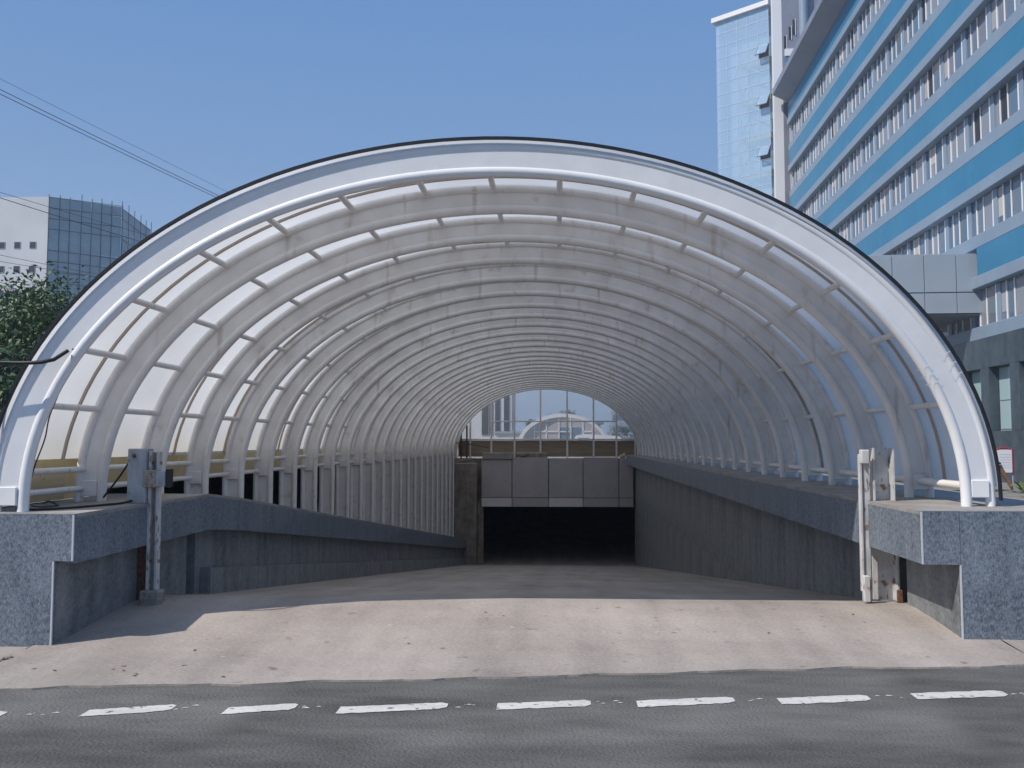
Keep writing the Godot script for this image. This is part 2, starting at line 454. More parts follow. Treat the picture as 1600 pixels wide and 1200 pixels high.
func build_left_wall():
	var t := thing("parapet_wall", "blue grey granite parapet whose overhanging cap slopes down with the ramp, under open canopy legs", "wall")
	var front := 6.85
	part("front_stone", front_stone([Vector2(-4.99, -0.05), Vector2(-3.92, -0.05), Vector2(-3.92, 0.672), Vector2(-3.77, 0.672), Vector2(-3.77, 1.035), Vector2(-4.99, 1.035)], front, front + 0.05), M.granite, t)
	part("front_stone", front_stone([Vector2(-6.5, -0.05), Vector2(-4.994, -0.05), Vector2(-4.994, 1.035), Vector2(-6.5, 1.035)], front, front + 0.05), M.granite, t)
	for e in [[-3.922, -0.02, 0.67], [-3.772, 0.674, 1.03]]:
		var a := Shape.new()
		a.box(P(e[0] + 0.0045, (e[1] + e[2]) * 0.5, front + 0.004), Vector3(0.013, e[2] - e[1], 0.014))
		part("stone_edge", a.done(), M.arris, t)
	var d := front + 0.053
	while d < 37.4:
		var e := minf(d + 0.9, 37.4)
		if d < 9.75 and e > 9.75: e = 9.75
		if e - d < 0.2: e = minf(d + 0.9, 37.4)
		part("cap_stone", slab(d, e - 0.004, -4.9, -3.77, func(q): return left_cap_top(q) - 0.385, func(q): return left_cap_top(q) - 0.03), M.granite, t)
		part("cap_top", slab(d, e - 0.004, -4.9, -3.776, func(q): return left_cap_top(q) - 0.03, func(q): return left_cap_top(q)), M.ledge, t)
		if not (d < 9.4 and e > 9.4):
			part("wall_stone", slab(d, e - 0.004, -4.3, -3.92, func(q): return floor_height(q) - 0.25, func(q): return left_cap_top(q) - 0.387), M.granite_worn, t)
		else:
			part("wall_stone", slab(d, 9.38, -4.3, -3.92, func(q): return floor_height(q) - 0.25, func(q): return left_cap_top(q) - 0.387), M.granite_worn, t)
			part("recess", slab(9.38, 9.72, -4.4, -4.12, func(q): return floor_height(q) - 0.25, func(q): return left_cap_top(q) - 0.387), M.granite_worn, t)
			if e > 9.72: part("wall_stone", slab(9.72, e - 0.004, -4.3, -3.92, func(q): return floor_height(q) - 0.25, func(q): return left_cap_top(q) - 0.387), M.granite_worn, t)
		d = e
	d = 9.75
	while d < 37.3:
		var e := minf(d + 1.8, 37.4)
		part("kerb_stone", slab(d, e - 0.004, -3.915, -3.80, func(q): return floor_height(q) - 0.2, func(q): return floor_height(q) + 0.30), M.granite_worn, t)
		d = e

func build_right_wall():
	var t := thing("retaining_wall", "blue grey granite side wall with a level overhanging cap beside the ramp", "wall")
	var front := 7.3
	part("front_stone", front_stone([Vector2(2.88, 0.632), Vector2(3.166, 0.632), Vector2(3.166, 1.05), Vector2(2.88, 1.05)], front, front + 0.05), M.granite, t)
	part("front_stone", front_stone([Vector2(3.17, -0.05), Vector2(4.4, -0.05), Vector2(4.4, 1.05), Vector2(3.17, 1.05)], front, front + 0.05), M.granite, t)
	part("front_stone", front_stone([Vector2(4.404, -0.05), Vector2(6.4, -0.05), Vector2(6.4, 1.05), Vector2(4.404, 1.05)], front, front + 0.05), M.granite, t)
	for e in [[3.173, 0.02, 0.63], [2.882, 0.634, 1.045]]:
		var a := Shape.new()
		a.box(P(e[0] - 0.0045, (e[1] + e[2]) * 0.5, front + 0.004), Vector3(0.011, e[2] - e[1], 0.014))
		part("stone_edge", a.done(), M.arris, t)
	var d := front + 0.053
	while d < 37.8:
		var e := minf(d + 0.9, 37.8)
		part("cap_stone", slab(d, e - 0.004, 2.88, 4.45, func(_q): return 0.632, func(_q): return 1.02), M.granite, t)
		part("cap_top", slab(d, e - 0.004, 2.886, 4.45, func(_q): return 1.02, func(_q): return 1.05), M.ledge, t)
		d = e
	for r in [[front + 0.053, 8.42, 3.17], [8.42, 8.80, 3.42], [8.80, 9.7, 3.25]]:
		part("wall_stone", slab(r[0], r[1] - 0.004, r[2], 3.7, func(q): return floor_height(q) - 0.25, func(_q): return 0.628), M.granite_worn, t)
	d = 9.7
	while d < 37.8:
		var e := minf(d + 0.9, 37.8)
		part("wall_stone", slab(d, e - 0.004, 3.25, 3.7, func(q): return floor_height(q) - 0.25, func(_q): return 0.628), M.granite_worn, t)
		d = e

func arch_tube(inset: float, from: float, to: float, r: float, steps: int, sides := 10) -> ArrayMesh:
	var pts := PackedVector3Array()
	for k in steps + 1: pts.append(arch(inset, lerpf(from, to, float(k) / steps)))
	pts.insert(0, Vector3(pts[0].x, 1.04, pts[0].z))
	pts.append(Vector3(pts[-1].x, 1.03, pts[-1].z))
	var s := Shape.new()
	s.tube(pts, r, sides)
	return s.done()

func arch_band(inset0: float, inset1: float, from: float, to: float, thick: float, steps: int) -> ArrayMesh:
	var s := Shape.new()
	for k in steps:
		var a := lerpf(from, to, float(k) / steps)
		var b := lerpf(from, to, float(k + 1) / steps)
		var p := []
		for w in [-thick * 0.5, thick * 0.5]:
			p.append_array([arch(inset0, a, w), arch(inset1, a, w), arch(inset1, b, w), arch(inset0, b, w)])
		var m := Vector3.ZERO
		for q in p: m += q / 8.0
		for f in [[0, 1, 2, 3], [4, 5, 6, 7], [1, 2, 6, 5], [0, 3, 7, 4]]: s.out_quad(p[f[0]], p[f[1]], p[f[2]], p[f[3]], m)
	return s.done()

func build_canopy():
	var t := thing("ramp_canopy", "long arched white steel canopy with milky sheets over the ramp", "canopy")
	var inner := arch_tube(0.27, 0.5, 179.5, 0.045, 72, 12)
	var outer := arch_tube(0.06, 0.5, 179.5, 0.04, 72, 10)
	var web := arch_band(0.06, 0.27, 0.5, 179.5, 0.012, 72)
	var plate := box_mesh(Vector3(0.15, 0.15, 0.05), 0.006)
	for k in RIBS:
		var d := FIRST + BAY * k
		var rib := Node3D.new()
		rib.name = "rib"
		t.add_child(rib, true)
		rib.position = P(0, 0, d)
		var steel: Material = M.fascia if k == 0 else M.rib_steel[(k * 3) % 7]
		part("inner_tube", inner, steel, rib); part("outer_tube", outer, steel, rib); part("web_plate", web, steel, rib, Vector3(0, 0, 0.022) if k == 0 else Vector3.ZERO)
		var right := arch(0.165, 0.5)
		part("cover_plate", plate, steel, rib, Vector3(right.x, 1.20, right.z + 0.02))
		var left := arch(0.165, 179.5)
		part("cover_plate", plate, steel, rib, Vector3(left.x, 1.16, left.z + 0.02))
		var low := left_cap_top(d + SKEW * (left.x - AXIS))
		if low < 1.03:                                        # legs carry the arch down to the sloping cap
			for inset in [0.06, 0.27]:
				var s := Shape.new()
				var top := arch(inset, 179.6)
				s.tube(PackedVector3Array([Vector3(top.x, 1.03, top.z), Vector3(top.x, low - 0.01, top.z)]), 0.045 if inset > 0.1 else 0.04, 10)
				part("leg", s.done(), steel, rib)
			var w := Shape.new()
			var top2 := arch(0.165, 179.6)
			w.box(Vector3(top2.x, (low + 1.08) * 0.5, top2.z), Vector3(0.16, 1.08 - low, 0.010))
			part("leg_web", w.done(), steel, rib)
	# purlins between the outer chords
	var angles := [164.3, 154.3, 144.1, 132.6, 122.4, 112.5, 102.1, 92.8, 83.7, 73.6, 63.5, 53.0, 41.5, 30.0, 16.4]
	var far_ones := Shape.new()
	for k in RIBS - 1:
		for a in angles:
			var p0 := arch(0.075, a, FIRST + BAY * k)
			var p1 := arch(0.075, a, FIRST + BAY * (k + 1))
			if k < 19:
				var s := Shape.new()
				s.tube(PackedVector3Array([p0 - p0, p1 - p0]), 0.03, 8)
				part("purlin", s.done(), M.white_steel, t, p0)
			else:
				far_ones.tube(PackedVector3Array([p0, p1]), 0.03, 6)
	part("far_purlins", far_ones.done(), M.white_steel, t).set_meta("kind", "stuff")
	# low rails along both feet
	for k in RIBS - 1:
		var rails := [[0.14, 1.0]] if k > 2 else [[0.14, 1.0]]
		for e in rails:
			var p0 := arch(0.16, 0.6, FIRST + BAY * k)
			var p1 := arch(0.16, 0.6, FIRST + BAY * (k + 1))
			var s := Shape.new()
			s.tube(PackedVector3Array([Vector3(p0.x, 1.21, p0.z), Vector3(p1.x, 1.21, p1.z)]), 0.038, 8)
			part("rail", s.done(), M.white_steel, t)
		for h in [1.34, 1.16]:
			var p0 := arch(0.10, 179.4, FIRST + BAY * k)
			var p1 := arch(0.10, 179.4, FIRST + BAY * (k + 1))
			var s := Shape.new()
			s.tube(PackedVector3Array([Vector3(p0.x, h, p0.z), Vector3(p1.x, h, p1.z)]), 0.028, 8)
			part("rail", s.done(), M.white_steel, t)
	# milky sheets, each from one glazing seam to the next
	var seams := [FIRST - 0.042]
	for k in 39:
		seams.append(FIRST + BAY * (0.79 + 0.636 * k))
	seams.append(39.75)
	for k in seams.size() - 1:
		var s := Shape.new()
		var n := 56
		for j in n:
			var a0 := lerpf(2.2, 173.6, float(j) / n)
			var a1 := lerpf(2.2, 173.6, float(j + 1) / n)
			for q in [[a0, seams[k]], [a1, seams[k + 1]], [a0, seams[k + 1]], [a0, seams[k]], [a1, seams[k]], [a1, seams[k + 1]]]:
				var r := deg_to_rad(q[0])
				s.vertex(arch(0.0, q[0], q[1]), Vector3(cos(r) / HALF, sin(r) / RISE, 0).normalized())
		part("roof_sheet", s.done(), M.sheet, t)
		if k > 0:
			part("glazing_seam", arch_band(0.006, 0.028, 2.2, 173.6, 0.026, 56), M.seam, t, P(0, 0, seams[k]))
	# dark weather strip round the mouth
	part("edge_strip", arch_band(-0.016, 0.004, 0.0, 180.0, 0.035, 72), M.gasket, t, P(0, 0, FIRST - 0.05))
	# joints and cable ties on the first arch
	for a in [126.0, 96.0, 74.0, 47.0, 26.0]:
		part("fascia_joint", arch_band(0.07, 0.235, a, a + 0.09, 0.018, 1), M.seam if a > 90 else M.fascia, t, P(0, 0, FIRST))
	for e in [[0.27, 24.0], [0.27, 22.4], [0.27, 21.0], [0.06, 24.6], [0.06, 22.8], [0.06, 21.0]]:
		part("cable_tie", arch_band(e[0] - 0.047, e[0] + 0.05, e[1], e[1] + 0.12, 0.094, 1), M.fascia, t, P(0, 0, FIRST))

func build_portal():
	# the dark garage the ramp runs into
	var g := Shape.new()
	var y := floor_height(39)
	g.quad(P(-8, y, 37.9), P(8, y, 37.9), P(8, y, 80), P(-8, y, 80))
	structure("garage_floor", g.done(), M.concrete, "concrete floor of the garage below", "floor")
	var w := Shape.new()
	w.box(P(0, -2.4, 80.1), Vector3(17, 3.0, 0.2)); w.box(P(-8.1, -2.4, 59), Vector3(0.2, 3.0, 42)); w.box(P(8.1, -2.4, 59), Vector3(0.2, 3.0, 42))
	w.box(P(-5.85, -1.55, 38.2), Vector3(4.7, 4.9, 0.4)); w.box(P(5.8, -1.55, 38.3), Vector3(4.6, 4.9, 0.4))
	structure("garage_wall", w.done(), M.concrete, "concrete walls of the garage below", "wall")
	var c := Shape.new()
	c.box(P(0, -0.1, 42.4), Vector3(17, 1.9, 7.2)); c.box(P(0, -0.6, 63.05), Vector3(17, 0.9, 34.1))
	structure("garage_ceiling", c.done(), M.old_concrete, "concrete slab over the garage", "ceiling")
	# header clad in grey panels
	var t := thing("portal_header", "grey panelled header beam above the dark garage entrance", "header", P(0, 0, 38.0))
	part("beam", box_mesh(Vector3(6.36, 1.98, 0.6)), M.old_concrete, t, P(0, -0.12, 0.14))
	var cuts := [-3.21, -1.91, -0.38, 1.07, 2.56, 3.17]
	for k in 5:
		var wide: float = cuts[k + 1] - cuts[k] - 0.035
		var x: float = (cuts[k] + cuts[k + 1]) * 0.5
		var proud := 0.02 if k == 1 else 0.0
		var top: float = [0.93, 0.93, 0.90, 0.945, 0.93][k]
		part("panel", box_mesh(Vector3(wide, top + 0.74, 0.05), 0.008), M.panel_grey, t, P(x, (top - 0.74) * 0.5, -0.20 - proud))
		part("lower_panel", box_mesh(Vector3(wide, 0.36, 0.05), 0.008), M.panel_pale if k in [0, 2] else M.panel_grey, t, P(x, -0.945, -0.20 - proud))
	# rubble left on the header
	var r := Shape.new()
	r.soft_box(P(-2.5, 0.995, 37.85), Vector3(1.3, 0.29, 0.3), 0.03)
	single("concrete_block", r.done(), M.ledge, "pale broken concrete block lying on the grey header", "concrete block")
	r = Shape.new()
	r.soft_box(P(-1.1, 1.0, 37.95), Vector3(1.35, 0.30, 0.26), 0.05, Basis(Vector3.UP, 0.06))
	r.soft_box(P(-1.35, 1.06, 37.86), Vector3(0.5, 0.2, 0.2), 0.06, Basis(Vector3(0.2, 1, 0.1).normalized(), 0.5))
	single("concrete_block", r.done(), M.old_concrete, "stained brown broken concrete block on the grey header beside a paler one", "concrete block")
	r = Shape.new()
	r.soft_box(P(2.72, 0.99, 37.9), Vector3(0.26, 0.13, 0.2), 0.04, Basis(Vector3.UP, 0.4)); r.soft_box(P(2.8, 1.06, 37.92), Vector3(0.13, 0.1, 0.14), 0.03, Basis(Vector3.UP, 0.9))
	single("debris_lump", r.done(), M.tan, "small orange brown lump of debris on the grey header", "debris")
	# left pier and the jambs
	var p := thing("concrete_pier", "stained bare concrete pier left of the garage entrance", "pier")
	var s := Shape.new()
	s.soft_box(P(-3.98, -1.55, 37.6), Vector3(1.2, 4.5, 0.38), 0.03)
	part("shaft", s.done(), M.old_concrete, p)
	var j := Shape.new()
	j.box(P(-3.25, -2.3, 38.05), Vector3(0.24, 2.7, 0.35))
	part("jamb", j.done(), M.old_concrete, p)
	var q := thing("door_jamb", "narrow concrete jamb right of the garage entrance", "jamb")
	j = Shape.new()
	j.box(P(3.34, -1.4, 38.0), Vector3(0.2, 4.4, 0.35))
	part("shaft", j.done(), M.old_concrete, q)
	# bent reinforcing bars above the pier
	for e in [[-4.35, 1.55, 38.2, -2.9, 1.35, 37.9, "thin dark steel bar jutting out sideways above the concrete pier"], [-4.2, 0.72, 37.9, -2.7, 0.93, 37.75, "thin dark steel bar lying between concrete pier and grey header"]]:
		var b := Shape.new()
		b.tube(PackedVector3Array([P(e[0], e[1], e[2]), P((e[0] + e[3]) * 0.5, (e[1] + e[4]) * 0.5 + 0.02, (e[2] + e[5]) * 0.5), P(e[3], e[4], e[5])]), 0.02, 6)
		single("steel_bar", b.done(), M.rust, e[6], "steel bar")
	# the raw wall between the last arches and the pier
	var v := thing("end_wall", "dark brown unfinished wall beside the last canopy arches", "wall")
	s = Shape.new()
	s.box(P(-4.55, 0.2, 38.9), Vector3(0.25, 4.6, 1.6))
	part("wall", s.done(), M.old_concrete, v)
	for x in [-4.2, -3.95]:
		s = Shape.new()
		s.box(P(x, 1.5, 39.05), Vector3(0.07, 1.6, 0.07))
		part("strut", s.done(), M.rust, v)

func arch_top(x: float, inset := 0.02) -> float:
	var u := (x - AXIS) / (HALF - inset)
	return SPRING + (RISE - inset) * sqrt(maxf(0.0, 1.0 - u * u))

func build_end_window():
	var d := 39.35
	var t := thing("end_window", "arched white framed glazed wall closing the far end of the canopy above brown panels", "window")
	var xs := [-4.4, -3.83, -2.9, -1.88, -0.74, 0.43, 1.58, 2.57, 3.38, 3.7]
	for k in xs.size():
		var top := arch_top(xs[k], 0.05)
		if top < 1.3: continue
		if k == 0 or k == xs.size() - 1: continue
		part("mullion", box_mesh(Vector3(0.075, top - 0.86, 0.09), 0.006), M.white_steel, t, P(xs[k], (top + 0.86) * 0.5, d))
	for k in xs.size() - 1:
		var a: float = xs[k] + 0.04
		var b: float = xs[k + 1] - 0.04
		var mid := (a + b) * 0.5
		part("brown_panel", box_mesh(Vector3(b - a, 0.70, 0.03)), M.brown, t, P(mid, 1.29, d))
		part("sill", box_mesh(Vector3(b - a, 0.075, 0.09), 0.006), M.white_steel, t, P(mid, 1.685, d))
		var high := k >= 2 and k <= 6
		if high: part("transom", box_mesh(Vector3(b - a, 0.06, 0.07), 0.006), M.white_steel, t, P(mid, 2.485, d))
		for level in ([[1.72, 2.455], [2.515, 9.0]] if high else [[1.72, 9.0]]):
			var poly := PackedVector2Array([Vector2(a, level[0]), Vector2(b, level[0])])
			for j in 9:
				var x := lerpf(b, a, j / 8.0)
				var y := minf(level[1], arch_top(x, 0.03))
				if y > level[0] + 0.01: poly.append(Vector2(x, y))
			if poly.size() < 4: continue
			var s := Shape.new()
			s.prism(poly, func(p, w): return P(p.x, p.y, w), d - 0.004, d + 0.004)
			part("pane", s.done(), M.glass, t)
	part("edge_frame", arch_band(0.0, 0.07, 3.0, 177.0, 0.08, 48), M.white_steel, t, P(0, 0, d))

func build_office():
	var t := thing("office_building", "office block with bright blue bands between long rows of windows", "building", P(17.73, 0, 34.6), deg_to_rad(-2.1))
	# local axes: -z runs along the front away from the road, -x faces the ramp
	var near := 5.0
	var far := -38.9
	var mid := (near + far) * 0.5
	var length := near - far
	var up := 3.91
	var core := box_mesh(Vector3(16, 24.2, length - 0.04))
	part("wall", core, M.band, t, Vector3(8.27, 17.5, mid))
	var mullion := box_mesh(Vector3(0.07, 1.60, 0.09), 0.008)
	var thin := box_mesh(Vector3(0.05, 1.60, 0.065), 0.006)
	var pillar := box_mesh(Vector3(0.10, 1.60, 0.34), 0.01)
	var panes := [box_mesh(Vector3(0.02, 1.54, 0.83)), box_mesh(Vector3(0.02, 1.54, 0.62)), box_mesh(Vector3(0.02, 1.54, 0.50))]
	var blinds := []
	for k in 3: blinds.append(box_mesh(Vector3(0.012, [0.45, 0.8, 1.2][k], [0.82, 0.61, 0.49][k])))
	for row in 6:
		var sill := 6.45 + up * row
		var head := sill + 1.62
		# pale sill band, pale lintel band and blue spandrel above the windows, all along the front
		part("sill_band", box_mesh(Vector3(0.42, 0.56, length), 0.02), M.band, t, Vector3(0.14, sill - 0.285, mid))
		part("lintel_band", box_mesh(Vector3(0.5, 0.50, length), 0.02), M.band, t, Vector3(0.10, head + 0.26, mid))
		var high := up - 1.62 - 0.50 - 0.58
		if row == 5: high = 1.35
		var u := 0
		var z := near
		while z > far + 0.1:
			var e := maxf(z - 3.0, far)
			if not (row == 0 and z < -3.2 and z > -10.0):
				part("blue_panel", box_mesh(Vector3(0.36, high, z - e - 0.012), 0.006), M.blue, t, Vector3(0.12, head + 0.52 + high * 0.5, (z + e) * 0.5))
			z = e
		z = near - 2.6
		while z > far + 1.0:
			var w := Node3D.new()
			w.name = "window"; t.add_child(w, true)
			w.position = Vector3(0, sill + 0.81, z)
			part("pillar", pillar, M.band, w, Vector3(0.20, 0, 0.0))
			part("mullion", mullion, M.mullion, w, Vector3(0.19, 0, -0.24))
			part("mullion", thin, M.mullion, w, Vector3(0.205, 0, -1.18))
			part("mullion", thin, M.mullion, w, Vector3(0.205, 0, -1.86))
			for k in 3:
				var look: Material = M.pane[rng.randi() % M.pane.size()]
				if rng.randf() < 0.04: look = M.dark_room_pane
				elif rng.randf() < 0.13:
					var drop: float = [0.45, 0.8, 1.2][k]
					part("blind", blinds[k], M.blind[rng.randi() % 3], w, Vector3(0.218, 0.77 - drop * 0.5, [-0.70, -1.52, -2.13][k]))
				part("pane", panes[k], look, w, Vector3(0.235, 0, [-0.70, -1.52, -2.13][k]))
			z -= 2.5
	# dark eave leaning out over the top row
	var e := Shape.new()
	e.prism(PackedVector2Array([Vector2(0.3, 29.45), Vector2(-1.25, 30.25), Vector2(-1.25, 30.75), Vector2(0.3, 31.0)]), func(p, w): return Vector3(p.x, p.y, w), far - 0.05, near)
	part("eave", e.done(), M.grey_clad, t)
	part("roof", box_mesh(Vector3(16, 1.4, length)), M.band, t, Vector3(8.4, 30.3, mid))
	# dark stone ground floor with deep windows
	part("ground_floor_top", box_mesh(Vector3(0.6, 1.25, length), 0.01), M.slate, t, Vector3(0.1, 5.26, mid))
	part("ground_floor_base", box_mesh(Vector3(0.6, 2.05, length), 0.01), M.slate, t, Vector3(0.1, 1.0, mid))
	part("ground_floor_back", box_mesh(Vector3(0.3, 2.6, length)), M.slate, t, Vector3(0.45, 3.33, mid))
	var z := near - 0.5
	while z > far:
		var wide: float = 0.75
		part("ground_floor_pier", box_mesh(Vector3(0.6, 2.61, wide), 0.01), M.slate, t, Vector3(0.1, 3.33, z))
		var w := Node3D.new()
		w.name = "ground_window"; t.add_child(w, true); w.position = Vector3(0, 3.33, z - 1.3)
		part("frame", box_mesh(Vector3(0.08, 2.58, 1.82)), M.band_shelf, w, Vector3(0.25, 0, 0))
		part("pane", box_mesh(Vector3(0.02, 1.30, 1.7)), M.ground_pane, w, Vector3(0.195, 0.6, 0))
		part("pane", box_mesh(Vector3(0.02, 1.12, 1.7)), M.ground_pane, w, Vector3(0.195, -0.66, 0))
		z -= 2.6
	# panelled porch standing out from the front
	var porch_z := -4.4
	for k in 4:
		for l in 2:
			var high: float = [0.9, 1.68][l]
			part("porch_panel", box_mesh(Vector3(1.30, high - 0.03, 0.06), 0.008), M.porch, t, Vector3(-0.72 - 1.33 * k + 0.62, [7.52, 8.83][l], porch_z))
	part("porch_roof", box_mesh(Vector3(5.4, 2.5, 6.2)), M.porch, t, Vector3(-2.15, 8.35, porch_z - 3.16))
	part("porch_soffit", box_mesh(Vector3(5.3, 0.06, 6.1)), M.grey_clad, t, Vector3(-2.15, 7.04, porch_z - 3.16))
	for zz in [-1.2, -5.2]:
		part("porch_column", box_mesh(Vector3(0.8, 7.0, 0.8), 0.03), M.slate, t, Vector3(-3.9, 3.5, porch_z + zz))
	# stair tower behind the far end
	part("stair_tower", box_mesh(Vector3(9.3, 46, 8)), M.grey_clad, t, Vector3(4.37, 23, far - 4.55))
	part("white_corner", box_mesh(Vector3(0.74, 45, 0.6)), M.white_clad, t, Vector3(-0.66, 22.5, far - 0.9))
	part("tower_trim", box_mesh(Vector3(1.2, 0.6, 0.3)), M.white_clad, t, Vector3(0.5, 34.0, far - 0.5))
	part("tower_blue_panel", box_mesh(Vector3(1.1, 3.2, 0.2)), M.blue, t, Vector3(0.52, 32.0, far - 0.5))
	var cyl := Shape.new()
	cyl.tube(PackedVector3Array([Vector3(1.45, 30, far - 0.35), Vector3(1.45, 46, far - 0.35)]), 0.37, 20)
	part("round_column", cyl.done(), M.band, t)
	for q in [[-0.05, 34.9, 1.1], [0.35, 35.7, 1.1], [0.68, 36.2, 1.3]]:
		part("slot_window", box_mesh(Vector3(0.18, q[2], 0.1)), M.window_dark, t, Vector3(q[0], q[1], far - 0.56))
		part("slot_trim", box_mesh(Vector3(0.05, q[2] + 0.1, 0.14)), M.white_clad, t, Vector3(q[0] + 0.13, q[1], far - 0.56))

func build_glass_tower():
	# local x runs along the glass front, from the far left edge to the near right edge
	var along := P(18.35, 0, 76.4) - P(14.45, 0, 79.5)
	var wide := along.length()
	var t := thing("glass_tower", "pale blue glass tower with tilted open windows behind the office block", "building", P(14.45, 0, 79.5), atan2(-along.z, along.x))
	var columns := 5
	var cw := wide / columns
	var rows := 26
	var rh := 1.12
	var top := 39.3
	var pane := box_mesh(Vector3(cw - 0.05, rh - 0.05, 0.03))
	part("lower_wall", box_mesh(Vector3(wide, top - rows * rh, 0.3)), M.tower_in, t, Vector3(wide * 0.5, (top - rows * rh) * 0.5, -0.2))
	var open := {3: true, 7: true, 11: true}
	for r in rows:
		for c in columns:
			if c == columns - 1 and open.has(r): continue
			part("pane", pane, M.tower_glass, t, Vector3((c + 0.5) * cw, top - (r + 0.5) * rh, 0))
		part("transom", box_mesh(Vector3(wide, 0.035, 0.05)), M.tower_bar, t, Vector3(wide * 0.5, top - (r + 1) * rh, 0))
	for c in columns + 1:
		part("mullion", box_mesh(Vector3(0.03, rows * rh, 0.05)), M.tower_bar, t, Vector3(c * cw, top - rows * rh * 0.5, 0.003))
	for r in open:
		var w := Node3D.new()
		w.name = "open_window"; t.add_child(w, true)
		w.position = Vector3((columns - 0.5) * cw, top - r * rh, 0.04)
		w.rotation.x = -0.55
		part("pane", pane, M.tower_glass, w, Vector3(0, -rh * 0.5, 0))
		for s in [-1, 1]: part("frame", box_mesh(Vector3(0.07, rh, 0.07)), M.grey_clad, w, Vector3(s * cw * 0.47, -rh * 0.5, 0))
		part("frame", box_mesh(Vector3(cw, 0.08, 0.07)), M.grey_clad, w, Vector3(0, -rh, 0))
		part("dark_room_sheet", box_mesh(Vector3(cw - 0.06, rh - 0.06, 0.02)), M.window_dark, t, Vector3((columns - 0.5) * cw, top - (r + 0.5) * rh, -0.05))  # dark sheet stands in for the unlit room behind the open window
	# pale braces and floor edges seen through the glass
	part("back_wall", box_mesh(Vector3(wide, 32, 0.2)), M.tower_in, t, Vector3(wide * 0.5, 23.2, -1.5))
	for k in 9:
		var y := top - 4.3 - 3.36 * k
		part("floor_edge", box_mesh(Vector3(wide * 0.55, 0.5, 0.5)), M.tower_slab, t, Vector3(wide * 0.68, y - 0.1, -0.9))
		for e in [[1.9, 1.5], [1.9, -1.3], [-0.8, -1.5], [0.0, 1.7], [0.3, -1.6]]:
			var s := Shape.new()
			s.tube(PackedVector3Array([Vector3(wide * 0.42, y, -0.35), Vector3(wide * 0.42 + e[0], y + e[1], -0.4)]), 0.07, 6)
			part("brace", s.done(), M.white_clad, t)
	part("side_wall", box_mesh(Vector3(0.2, top, 4)), M.tower_in, t, Vector3(0.1, top * 0.5, -2.1))
	part("roof_edge", box_mesh(Vector3(wide + 0.5, 0.42, 4.6)), M.white_clad, t, Vector3(wide * 0.5 - 0.1, top + 0.22, -2.0))

func build_left_building():
	var t := thing("white_building", "white building with small square windows and a netted scaffolded flank", "building", P(-70.9, 0, 120))
	# local x to the right, local z towards the road
	var top := 35.8
	part("wall", box_mesh(Vector3(34, top, 14)), M.white_render, t, Vector3(-17, top * 0.5, -7))
	for r in 7:
		for c in 8:
			var w := Node3D.new()
			w.name = "window"; t.add_child(w, true)
			w.position = Vector3(-2.12 - 2.22 * c, 28.97 - 3.38 * r, 0)
			part("reveal", box_mesh(Vector3(0.92, 0.95, 0.12)), M.band_shelf, w, Vector3(0, 0, 0.0))
			part("pane", box_mesh(Vector3(0.80, 0.83, 0.08)), M.window_dark, w, Vector3(0, 0, 0.03))
	# the flank under netting: it runs away to the right, then turns back
	for f in [[Vector3(0, 0, 0), Vector3(7.4, 0, -6.0), 7, 35.8], [Vector3(7.4, 0, -6.0), Vector3(5.6, 0, -19.0), 5, 35.6]]:
		var a: Vector3 = f[0]
		var b: Vector3 = f[1]
		var n: int = f[2]
		var turn := Basis(Vector3.UP, atan2(-(b - a).z, (b - a).x))
		var outward := turn * Vector3(0, 0, 1)
		var w := (b - a).length() / n
		for k in n:
			for r in 23:
				var h := 1.5
				var c := a + (b - a) * ((k + 0.5) / n) + Vector3(0, f[3] - (r + 0.5) * h, 0)
				var p := part("net_panel", box_mesh(Vector3(w - 0.03, h - 0.03, 0.04)), M.net, t, c + outward * (0.05 + rng.randf_range(-0.03, 0.06)))
				p.basis = turn * Basis(Vector3(rng.randf_range(-1, 1), rng.randf_range(-1, 1), 0.01).normalized(), rng.randf_range(0, 0.05))
		for k in n + 1:
			var q := a + (b - a) * (float(k) / n) + outward * 0.22
			var s := Shape.new()
			s.tube(PackedVector3Array([Vector3(q.x, 0, q.z), Vector3(q.x + rng.randf_range(-0.1, 0.1), f[3] + rng.randf_range(0.2, 1.3), q.z)]), 0.05, 6)
			part("scaffold_pole", s.done(), M.window_dark, t)
		for r in 23:
			if rng.randf() < 0.15: continue
			var s := Shape.new()
			var y: float = f[3] - r * 1.5 - 0.1
			s.tube(PackedVector3Array([a + outward * 0.24 + Vector3(0, y, 0), b + outward * 0.24 + Vector3(0, y + rng.randf_range(-0.2, 0.2), 0)]), 0.04, 6)
			part("scaffold_rail", s.done(), M.window_dark, t)

